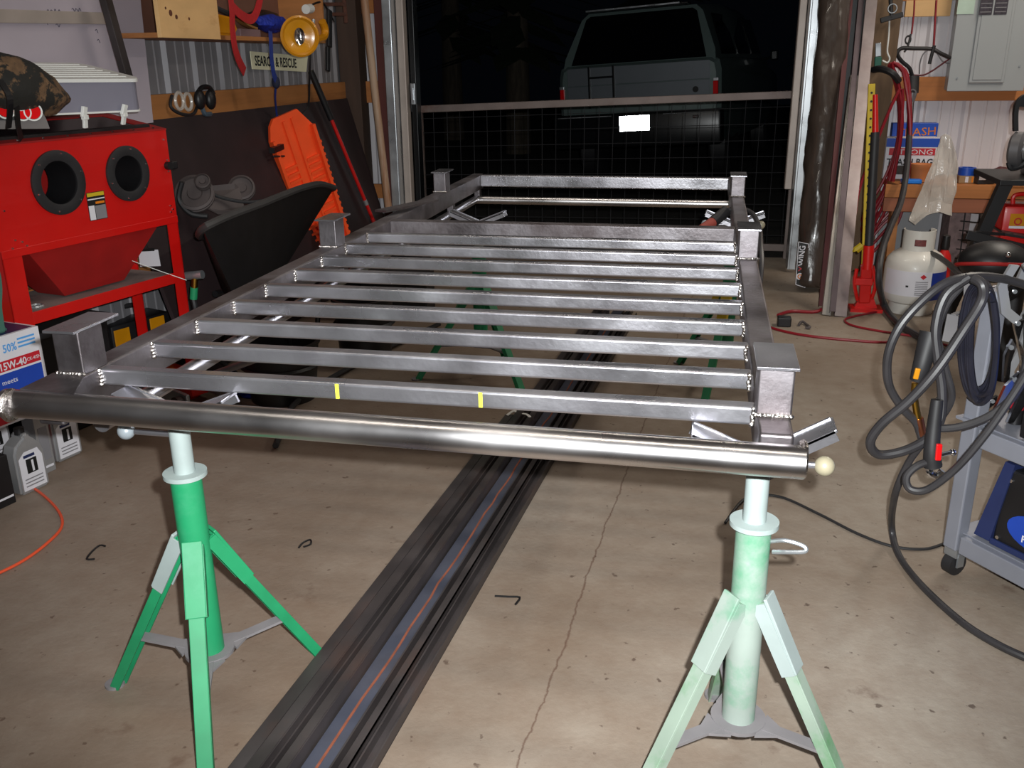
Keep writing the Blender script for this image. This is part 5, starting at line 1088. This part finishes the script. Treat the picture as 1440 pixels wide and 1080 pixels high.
# electrical panel
ep = thing('electrical_panel', 'grey steel electrical panel box mounted over the girt at right', 'electrical panel', (1.62, 6.5, 1.13))
pa, pbb = V((1.423,6.420,1.137)), V((1.847,6.420,1.134))
b = BM(); box(b, (pa.x, 6.435, pa.z), (pbb.x, 6.535, 1.9), .003); obj('back_box', b, panelgrey, ep)
b = BM(); box(b, (pa.x-.006, 6.42, pa.z-.006), (pbb.x+.006, 6.435, 1.9), .003); cv = obj('cover', b, panelgrey, ep)
d0, d1 = V((1.533,6.410,1.178)), V((1.733,6.410,1.189))
b = BM(); box(b, (d0.x, 6.405, d0.z), (d1.x, 6.419, 1.9), .006); dr_ = obj('door', b, panelgrey, ep)
b = BM(); box(b, (d0.x+.018, 6.401, d0.z+.018), (d1.x-.018, 6.405, 1.9), .003); obj('door_panel', b, panelgrey, dr_)
for xx in ((1.532,6.400,1.649)[0], (1.614,6.400,1.647)[0]):
    b = BM(); box(b, (xx, 6.398, (1.547,6.400,1.566)[2]), (xx+.072, 6.401, 1.9)); o = obj('breaker_label', b, M('label_print', (52, 46, 56), .6, 0, .5, 60), dr_)
    for r_ in range(3):
        b = BM(); box(b, (xx+.006, 6.3972, (1.547,6.400,1.566)[2]+.014+r_*.024), (xx+.066, 6.398, (1.547,6.400,1.566)[2]+.018+r_*.024)); obj('label_rule', b, greycard, o)
for q in ((1.809,6.418,1.274), (1.727,6.418,1.626), (1.466,6.418,1.207)):
    b = BM(); cyl(b, q, V(*q)-V(0, .003, 0), .006, n=10); obj('screw', b, zinc, cv)
b = BM(); box(b, ((1.412,6.400,1.573)[0], 6.416, (1.412,6.400,1.573)[2]), ((1.507,6.400,1.571)[0], 6.42, 1.9)); obj('green_sticker', b, M('pale_green_tag', (170, 190, 176), .6), cv)
b = BM(); box(b, ((1.138,6.550,1.568)[0], 6.53, (1.138,6.550,1.568)[2]), ((1.402,6.550,1.562)[0], 6.56, 2.2), .002); tag(obj('plywood_pad', b, ply), 'light plywood board on the wall left of the electrical panel', 'board')

# ================================================================ grinder stand
gs = thing('grinder_stand', 'black angle-iron stand with sloping leg at the right edge', 'stand', (1.5, 4.7, 0))
Yg = 4.6
l0, l1 = V((1.321,4.600,0.795)), V((1.205,4.600,0.368)); dleg = (l1-l0).normalized(); l2 = l0+dleg*(l0.z/-dleg.z)*.995
b = BM(); bar(b, l0, l2, .055, .006, (0, 1, 0)); bar(b, l0+V(-.025, .02, 0), l2+V(-.025, .02, 0), .006, .05, (0, 1, 0)); obj('leg', b, black, gs)
b = BM(); q = V(l0.x+.42, 4.6, l0.z); bar(b, q, V(q.x+.28, 4.6, .01), .055, .006, (0, 1, 0)); obj('leg', b, black, gs)
b = BM(); q = V(l0.x+.42, 5.0, l0.z); bar(b, q, V(q.x+.28, 5.1, .01), .055, .006, (0, 1, 0)); obj('leg', b, black, gs)
b = BM(); box(b, (l0.x-.04, 4.56, l0.z-.005), (l0.x+.5, 5.02, l0.z+.02), .003); obj('top_plate', b, black, gs)
sa, sb2 = V((1.164,4.520,0.575)), V((1.443,4.520,0.511))
b = BM(); bar(b, sa, sb2+(sb2-sa)*.6, .02, .04, (0, 0, 1), .002); bar(b, sa+V(0, .0, .012), sa+V(.2, .03, .0), .02, .012); obj('cross_brace', b, black, gs)
b = BM(); prism(b, [sa+V(.16, 0, .0), sb2+V(.3, 0, 0), sb2+V(.3, .42, 0), sa+V(.16, .42, 0)], (0, 0, .01)); obj('shelf', b, black, gs)
rc = thing('red_can', 'red metal can with yellow emblem on the grinder stand shelf', 'can', (1.419,4.660,0.503))
c0 = V((1.439,4.680,0.503)); w_ = .105
b = BM(); box(b, (c0.x-w_, 4.62, c0.z), (c0.x+w_+.05, 4.78, c0.z+.19), .015); obj('can_body', b, red, rc, True)
b = BM(); box(b, (c0.x-.075, 4.618, c0.z+.10), (c0.x-.005, 4.62, c0.z+.155), .0); o = obj('emblem', b, yellow, rc)
b = BM(); torus(b, (c0.x-.04, 4.617, c0.z+.12), .014, .003, (0, 1, 0), 16, 6); obj('emblem_ring', b, redlabel, o)
b = BM(); box(b, (c0.x-.075, 4.6175, c0.z+.088), (c0.x-.005, 4.6195, c0.z+.099)); obj('emblem_script', b, whitecard, rc)
b = BM(); tube(b, [(c0.x-.05, 4.7, c0.z+.19), (c0.x-.04, 4.7, c0.z+.23), (c0.x+.08, 4.7, c0.z+.23), (c0.x+.09, 4.7, c0.z+.19)], .01, 8); obj('handle', b, red, rc, True)
gr = thing('bench_grinder', 'grey bench grinder with black eye-shield arm at the right edge', 'grinder', (l0.x+.12, 4.75, l0.z+.02))
gc = V((1.377,4.720,0.935))
b = BM(); lathe(b, [(0, -.03), (.062, -.03), (.078, -.018), (.078, .018), (.062, .03), (0, .03)], n=36, mat=Matrix.Translation(gc) @ Matrix.Rotation(radians(62), 4, 'Z') @ Matrix.Rotation(radians(90), 4, 'X')); gm_ = M('grinder_grey', (112, 110, 112), .4, .4, .1, 8); obj('wheel_guard', b, gm_, gr, True)
b = BM(); lathe(b, [(0, .031), (.045, .031), (.045, .036), (.018, .038), (.018, .046), (0, .046)], n=28, mat=Matrix.Translation(gc) @ Matrix.Rotation(radians(62), 4, 'Z') @ Matrix.Rotation(radians(90), 4, 'X')); obj('guard_cap', b, silverp, gr, True)
b = BM(); cyl(b, gc+V(.02, .01, 0), gc+V(.25, .1, 0), .058, n=28); obj('motor', b, gm_, gr, True)
b = BM(); box(b, (gc.x+.06, gc.y-.02, l0.z+.02), (gc.x+.22, gc.y+.12, gc.z-.03), .01); obj('foot', b, gm_, gr)
b = BM(); tube(b, [(1.345,4.700,0.879), (1.360,4.700,0.854), (1.398,4.700,0.864), (1.423,4.700,0.893)], .014, 8); obj('tool_rest', b, rubber, gr, True)
b = BM(); tube(b, [(1.356,4.720,1.016), (1.344,4.720,1.091), (1.346,4.720,1.137), (1.368,4.720,1.164), (1.403,4.720,1.170)], .016, 8, flat=(.03, .018)); prism(b, [V((1.343,4.720,1.121)), V((1.373,4.720,1.173)), V((1.411,4.720,1.173)), V((1.420,4.720,1.115)), V((1.369,4.720,1.121))], (0, .02, 0)); obj('shield_arm', b, black, gr)
cp = thing('air_compressor', 'dark round tank with red band behind the hanging cables', 'tank', (1.480,4.938,0.000))
c0 = V((1.206,4.200,0.518)); b = BM(); vs = ball(b, c0, .11, 14, (1.3, 1, .8)); obj('tank_body', b, black, cp, True)
b = BM(); torus(b, c0+V(0, 0, -.015), .125, .008, (0, .25, 1), 32, 8, (1.15, .9)); obj('red_band', b, red_d, cp, True)
b = BM(); cyl(b, V(c0.x+.1, c0.y, .0), c0-V(-.1, 0, .04), .04, n=24); obj('pedestal', b, rubber, cp, True)
for dx_, dz in ((.02, .05), (.05, -.01)):
    b = BM(); ball(b, c0+V(dx_, -.10, dz), .012, 8); obj('gauge', b, chrome, cp, True)

# ================================================================ WELDING CART
ct = thing('welding_cart', 'grey steel welding cart with two shelves at the right edge', 'cart', (.683, 2.43, 0), radians(-53.1))
def W_(n, b, m, par=None, smooth=False): return obj(n, b, m, par or ct, smooth=smooth, local=True)
for x, y in ((0, 0), (.85, 0), (0, .45), (.85, .45)):
    b = BM(); box(b, (x, y, .085), (x+.042, y+.042, .80), .004); W_('post', b, cartm)
for z in (.085, .395):
    for y in (0, .455):
        b = BM(); box(b, (.05, y, z), (.85, y+.045, z+.05), .003); W_('rail', b, cartm)
    for x in (0.002, .852):
        b = BM(); box(b, (x, .05, z), (x+.045, .45, z+.05), .003); W_('rail', b, cartm)
    b = BM(); box(b, (.02, .02, z+.0505), (.88, .48, z+.054)); W_('shelf_plate', b, cartm)
b = BM(); box(b, (-.012, -.012, .455), (.06, .06, .463), .001); W_('corner_lug', b, cartm)
for x in (.02, .87):
    for y in (.03, .47):
        b = BM(); cyl(b, (x-.014, y, .034), (x+.014, y, .034), .032, n=20); w2 = W_('caster', b, rubber, None, True)
        b = BM(); box(b, (x-.02, y-.02, .06), (x+.02, y+.02, .085)); box(b, (x-.022, y-.012, .03), (x-.017, y+.012, .07)); box(b, (x+.017, y-.012, .03), (x+.022, y+.012, .07)); W_('caster_fork', b, zinc, w2)
WT = world_of(ct)
lm = thing('plasma_cutter', 'black and blue power unit with white lettering on the cart lower shelf', 'welder', tuple(WT @ V(.30, .2, .14)))
def onc(x, y, z): return WT @ V(x, y, z)
def cbox(n, lo, hi, m, par, bev=.004):
    b = BM(); box(b, lo, hi, bev); xf(b, list(b.verts), WT); return obj(n, b, m, par)
cbox('case', (.115, .035, .142), (.55, .40, .36), black, lm, .008)
b = BM(); prism(b, [onc(.065, .03, .145), onc(.112, .03, .145), onc(.145, .03, .375), (onc(.118, .03, .375))], onc(0, .38, 0)-onc(0, 0, 0)); obj('side_panel', b, navy, lm)
cbox('front_trim', (.115, .026, .142), (.56, .0345, .158), navy, lm, .002)
b = BM(); c = onc(.235, .0345, .215); fd, ud = (onc(1, 0, 0)-onc(0, 0, 0)), V(0, 0, 1); nd = onc(0, -1, 0)-onc(0, 0, 0)
pts = [c+fd*(.085*cos(a))+ud*(.045*sin(a)) for a in [2*pi*k/24 for k in range(24)]]; prism(b, pts, nd*.0015); bl2 = obj('oval_badge', b, bluelabel, lm)
text('lettering', 'Th', whitecard, bl2, c-fd*.040+ud*.002+nd*.0015, fd, ud, .048, sx=1, bold=.0012)
text('lettering', 'Pow', whitecard, bl2, c-fd*.040-ud*.030+nd*.0015, fd, ud, .026, sx=1, bold=.0005)
for x in (.13, .14):
    b = BM(); p = onc(x, .0345, .165 if x < .135 else .33); cyl(b, p, p+nd*.003, .005, n=8); obj('screw', b, chrome, lm)
um = thing('welding_machine', 'blue and black welding machine on the cart upper shelf', 'welder', tuple(onc(.35, .2, .455)))
cbox('case', (.185, .03, .455), (.62, .42, .76), blue, um, .008)
cbox('front_frame', (.145, .022, .453), (.183, .42, .77), black, um, .006)
cbox('handle', (.15, .06, .80), (.60, .09, .82), black, um, .006); cbox('handle_post', (.155, .06, .765), (.18, .09, .80), black, um); cbox('handle_post', (.57, .06, .755), (.60, .09, .80), black, um)
# hooks on the cart
hkp = BM(); bar(hkp, (0.632,2.360,0.847), (0.632,2.330,0.796), .034, .005, (0, 1, 0), .002); bar(hkp, (0.632,2.360,0.847), tuple(V((0.636,2.360,0.847))+V(.02, .08, -.01)), .012, .005, (0, 0, 1)); tag(obj('cable_hook', hkp, M('hook_grey', (100, 97, 98), .6)), 'flat grey cable hook above the hanging coil on the cart', 'hook')
hkp = BM(); bar(hkp, (0.606,2.360,0.749), (0.595,2.330,0.688), .030, .005, (0, 1, 0), .002); bar(hkp, (0.606,2.360,0.749), tuple(V((0.611,2.360,0.749))+V(.05, .07, .0)), .012, .005, (0, 0, 1)); tag(obj('cable_hook', hkp, M('hook_grey', (100, 97, 98), .6)), 'lower flat grey hook left of the cart post', 'hook')
# hanging cable coil
pts = []; qa, qb, qc = V((0.592,2.300,0.855)), V((0.681,2.300,0.858)), V((0.628,2.300,0.545))
for j in range(7):
    f = j/6; n0, n1 = .02+.04*f, .92+random.uniform(-.06, .06)
    for k in range(10):
        a = 2*pi*k/10+pi/2; s_ = .5+(.5-.42*f*.5)*cos(a)*.9; t_ = (n0+n1)/2-(n1-n0)/2*sin(a)
        pts.append(qa+(qb-qa)*s_+(qc-qa)*t_+V(0, -.010*j*(1 if cos(a) > 0 else .4), 0))
b = BM(); tube(b, pts, .0075, 8, 5); tag(obj('welding_lead_coil', b, M('dark_blue_black_lead', (34, 34, 44), .3, 0, .2, 10), smooth=True), 'tight hanging coil of thin black welding lead on the cart post', 'cable')
def cable(pts, r, name, label, cat='cable', mat=None):
    b = BM(); tube(b, pts, r, 10, 8); return tag(obj(name, b, mat or hose_b, smooth=True), label, cat)
cable([(0.779,2.420,0.814), (0.708,2.380,0.838), (0.628,2.320,0.854), (0.558,2.280,0.845), (0.505,2.260,0.802), (0.463,2.250,0.742), (0.446,2.250,0.671), (0.458,2.260,0.596), (0.496,2.270,0.536), (0.536,2.280,0.494), (0.554,2.280,0.455)], .0105, 'torch_cable', 'black cable making the large outer loop left of the cart')
cable([(0.607,2.240,0.866), (0.622,2.220,0.855), (0.624,2.220,0.817), (0.591,2.200,0.754), (0.542,2.180,0.664), (0.493,2.180,0.587), (0.440,2.190,0.519), (0.421,2.200,0.466), (0.446,2.210,0.431), (0.505,2.220,0.441), (0.559,2.240,0.470), (0.583,2.250,0.516), (0.580,2.260,0.586), (0.563,2.270,0.662), (0.550,2.280,0.738), (0.564,2.290,0.814), (0.611,2.300,0.856)], .0115, 'ground_cable', 'thick black cable looping down to a low pointed bight beside the cart')
cable([(0.739,2.260,0.786), (0.748,2.240,0.690), (0.731,2.220,0.609), (0.683,2.210,0.551), (0.621,2.220,0.512), (0.562,2.230,0.499)], .010, 'lead_cable', 'black cable swooping right to left across the cart post')
cable([(0.738,2.180,0.683), (0.700,2.160,0.608), (0.657,2.150,0.521), (0.608,2.150,0.435), (0.556,2.160,0.371), (0.519,2.170,0.363), (0.509,2.180,0.391), (0.535,2.190,0.419), (0.577,2.200,0.429)], .0095, 'clamp_cable', 'black cable dropping diagonally across the cart shelf rail')
cable([(0.593,2.320,0.546), (0.580,2.330,0.446), (0.549,2.350,0.357), (0.534,2.380,0.250), (0.579,2.570,0.060), (0.590,2.491,0.012), (0.619,2.335,0.012), (0.680,2.174,0.012), (0.740,2.088,0.012), (0.802,2.035,0.012), (0.867,2.001,0.012)], .0095, 'floor_cable', 'long black cable dropping to the floor and curving to the right edge')
cable([(0.629,2.420,0.808), (0.600,2.420,0.756), (0.590,2.420,0.682), (0.622,2.420,0.589), (0.646,2.420,0.513), (0.626,2.440,0.435)], .010, 'spare_cable', 'black cable hanging behind the front loops at the cart post')
# MIG torch
mg = thing('welding_torch', 'black welding torch with yellow tab and brass neck hanging in cables', 'torch', (0.548,2.280,0.464))
b = BM(); tube(b, [(0.547,2.300,0.718), (0.539,2.290,0.681), (0.531,2.280,0.639), (0.526,2.280,0.603)], lambda t: .027-.009*t, 12, flat=None); obj('handle', b, rubber, mg, True)
b = BM(); bar(b, (0.517,2.250,0.643), (0.514,2.250,0.616), .012, .008, (0, 1, 0), .002); obj('trigger', b, yellow, mg)
b = BM(); tube(b, [(0.522,2.280,0.597), (0.524,2.280,0.564), (0.532,2.280,0.531), (0.542,2.280,0.498)], .0085, 12); obj('neck', b, brass, mg, True)
b = BM(); cyl(b, (0.541,2.280,0.505), (0.555,2.280,0.461), .0115, n=16); obj('nozzle', b, copper, mg, True)
# electrode holder
eh = thing('ground_clamp', 'black clamp with red lever and chrome jaw below the cable loops', 'clamp', (0.579,2.200,0.392))
b = BM(); tube(b, [(0.562,2.220,0.577), (0.561,2.210,0.512), (0.562,2.200,0.452), (0.569,2.200,0.415)], lambda t: .014+.008*t, 12); obj('handle', b, rubber, eh, True)
b = BM(); bar(b, (0.571,2.180,0.481), (0.573,2.180,0.439), .014, .01, (0, 1, 0), .003); obj('lever', b, taillamp, eh)
b = BM(); tube(b, [(0.562,2.200,0.424), (0.564,2.200,0.398), (0.582,2.200,0.390), (0.593,2.200,0.404)], .009, 10); obj('jaw', b, chrome, eh, True)
b = BM(); cyl(b, (0.592,2.240,0.428), (0.628,2.280,0.421), .005, n=10); ball(b, V((0.631,2.280,0.421)), .009, 8); obj('bolt', b, chrome, eh, True)
# locking clamps
def clamp(px_, rot, label, s=1):
    t = thing('locking_clamp', label, 'clamp', px_, (radians(90), rot, radians(12)), 'chrome locking clamps on the cart')
    def prf(n, L_, m, par=None, h=.010, z=-.005): b = BM(); prism(b, [V(x*s, y*s, z) for x, y in L_], (0, 0, h)); bmesh.ops.recalc_face_normals(b, faces=b.faces); return obj(n, b, m, par or t, local=True)
    prf('body', [(0, .0), (.035, .01), (.05, -.03), (.046, -.10), (.035, -.16), (.02, -.165), (.022, -.10), (.012, -.05)], chrome)
    prf('lever', [(-.002, -.04), (-.02, -.08), (-.022, -.15), (-.008, -.16), (-.004, -.10), (.008, -.06)], chrome)
    prf('jaw', [(0, .0), (-.03, .03), (-.04, .10), (-.01, .15), (.01, .145), (-.018, .10), (-.008, .04), (.02, .012)], silverp)
    prf('jaw', [(.035, .01), (.06, .04), (.062, .10), (.035, .148), (.018, .145), (.042, .10), (.038, .05), (.016, .01)], silverp)
    for x, y in ((.01, .0), (.03, -.02), (-.005, -.06)):
        b = BM(); cyl(b, (x*s, y*s, -.008), (x*s, y*s, .008), .006*s, n=10); obj('rivet', b, zinc, t, local=True)
    return t
clamp((0.754,2.400,0.723), radians(-8), 'chrome locking clamp hanging nearest the cable coil')
clamp((0.785,2.360,0.654), radians(14), 'chrome locking clamp half cut off by the right edge', 1.05)
clamp((0.776,2.440,0.553), radians(30), 'lowest chrome locking clamp, behind the crossing cables', .9)
clamp((0.783,2.520,0.809), radians(60), 'chrome locking clamp lying topmost over the cables', .9)
sb3 = thing('small_spray_bottle', 'small black bottle with red label on the cart by the post', 'bottle', tuple(onc(.115, .09, .455)))
p = onc(.075, .10, .453); b = BM(); lathe(b, [(0, 0), (.018, 0), (.018, .10), (.008, .12), (.008, .15), (0, .15)], c=p, n=20); obj('bottle_body', b, black, sb3, True)
b = BM(); lathe(b, [(.0185, .04), (.0192, .041), (.0192, .088), (.0185, .089)], c=p, n=20); obj('red_label', b, redlabel, sb3, True)
# ground clamp on the far right of the rack
rg = thing('cable_clamp', 'red and black cable clamp gripping the far right of the rack', 'clamp', (0.024,3.950,0.707))
b = BM(); cyl(b, (0.083,3.970,0.744), (0.033,3.920,0.707), .024, n=14); obj('handle', b, rubber, rg, True)
b = BM(); cyl(b, (0.033,3.920,0.707), (-0.014,3.880,0.686), .021, .015, n=14); obj('red_jaw', b, M('dusty_red_jaw', (140, 62, 52), .6), rg, True)
b = BM(); tube(b, [(0.086,3.970,0.747), (0.136,3.950,0.760), (0.185,3.880,0.751), (0.207,3.700,0.725), (0.206,3.500,0.693), (0.208,3.400,0.643), (0.199,3.300,0.541)], .009, 8); obj('cable', b, hose_b, rg, True)
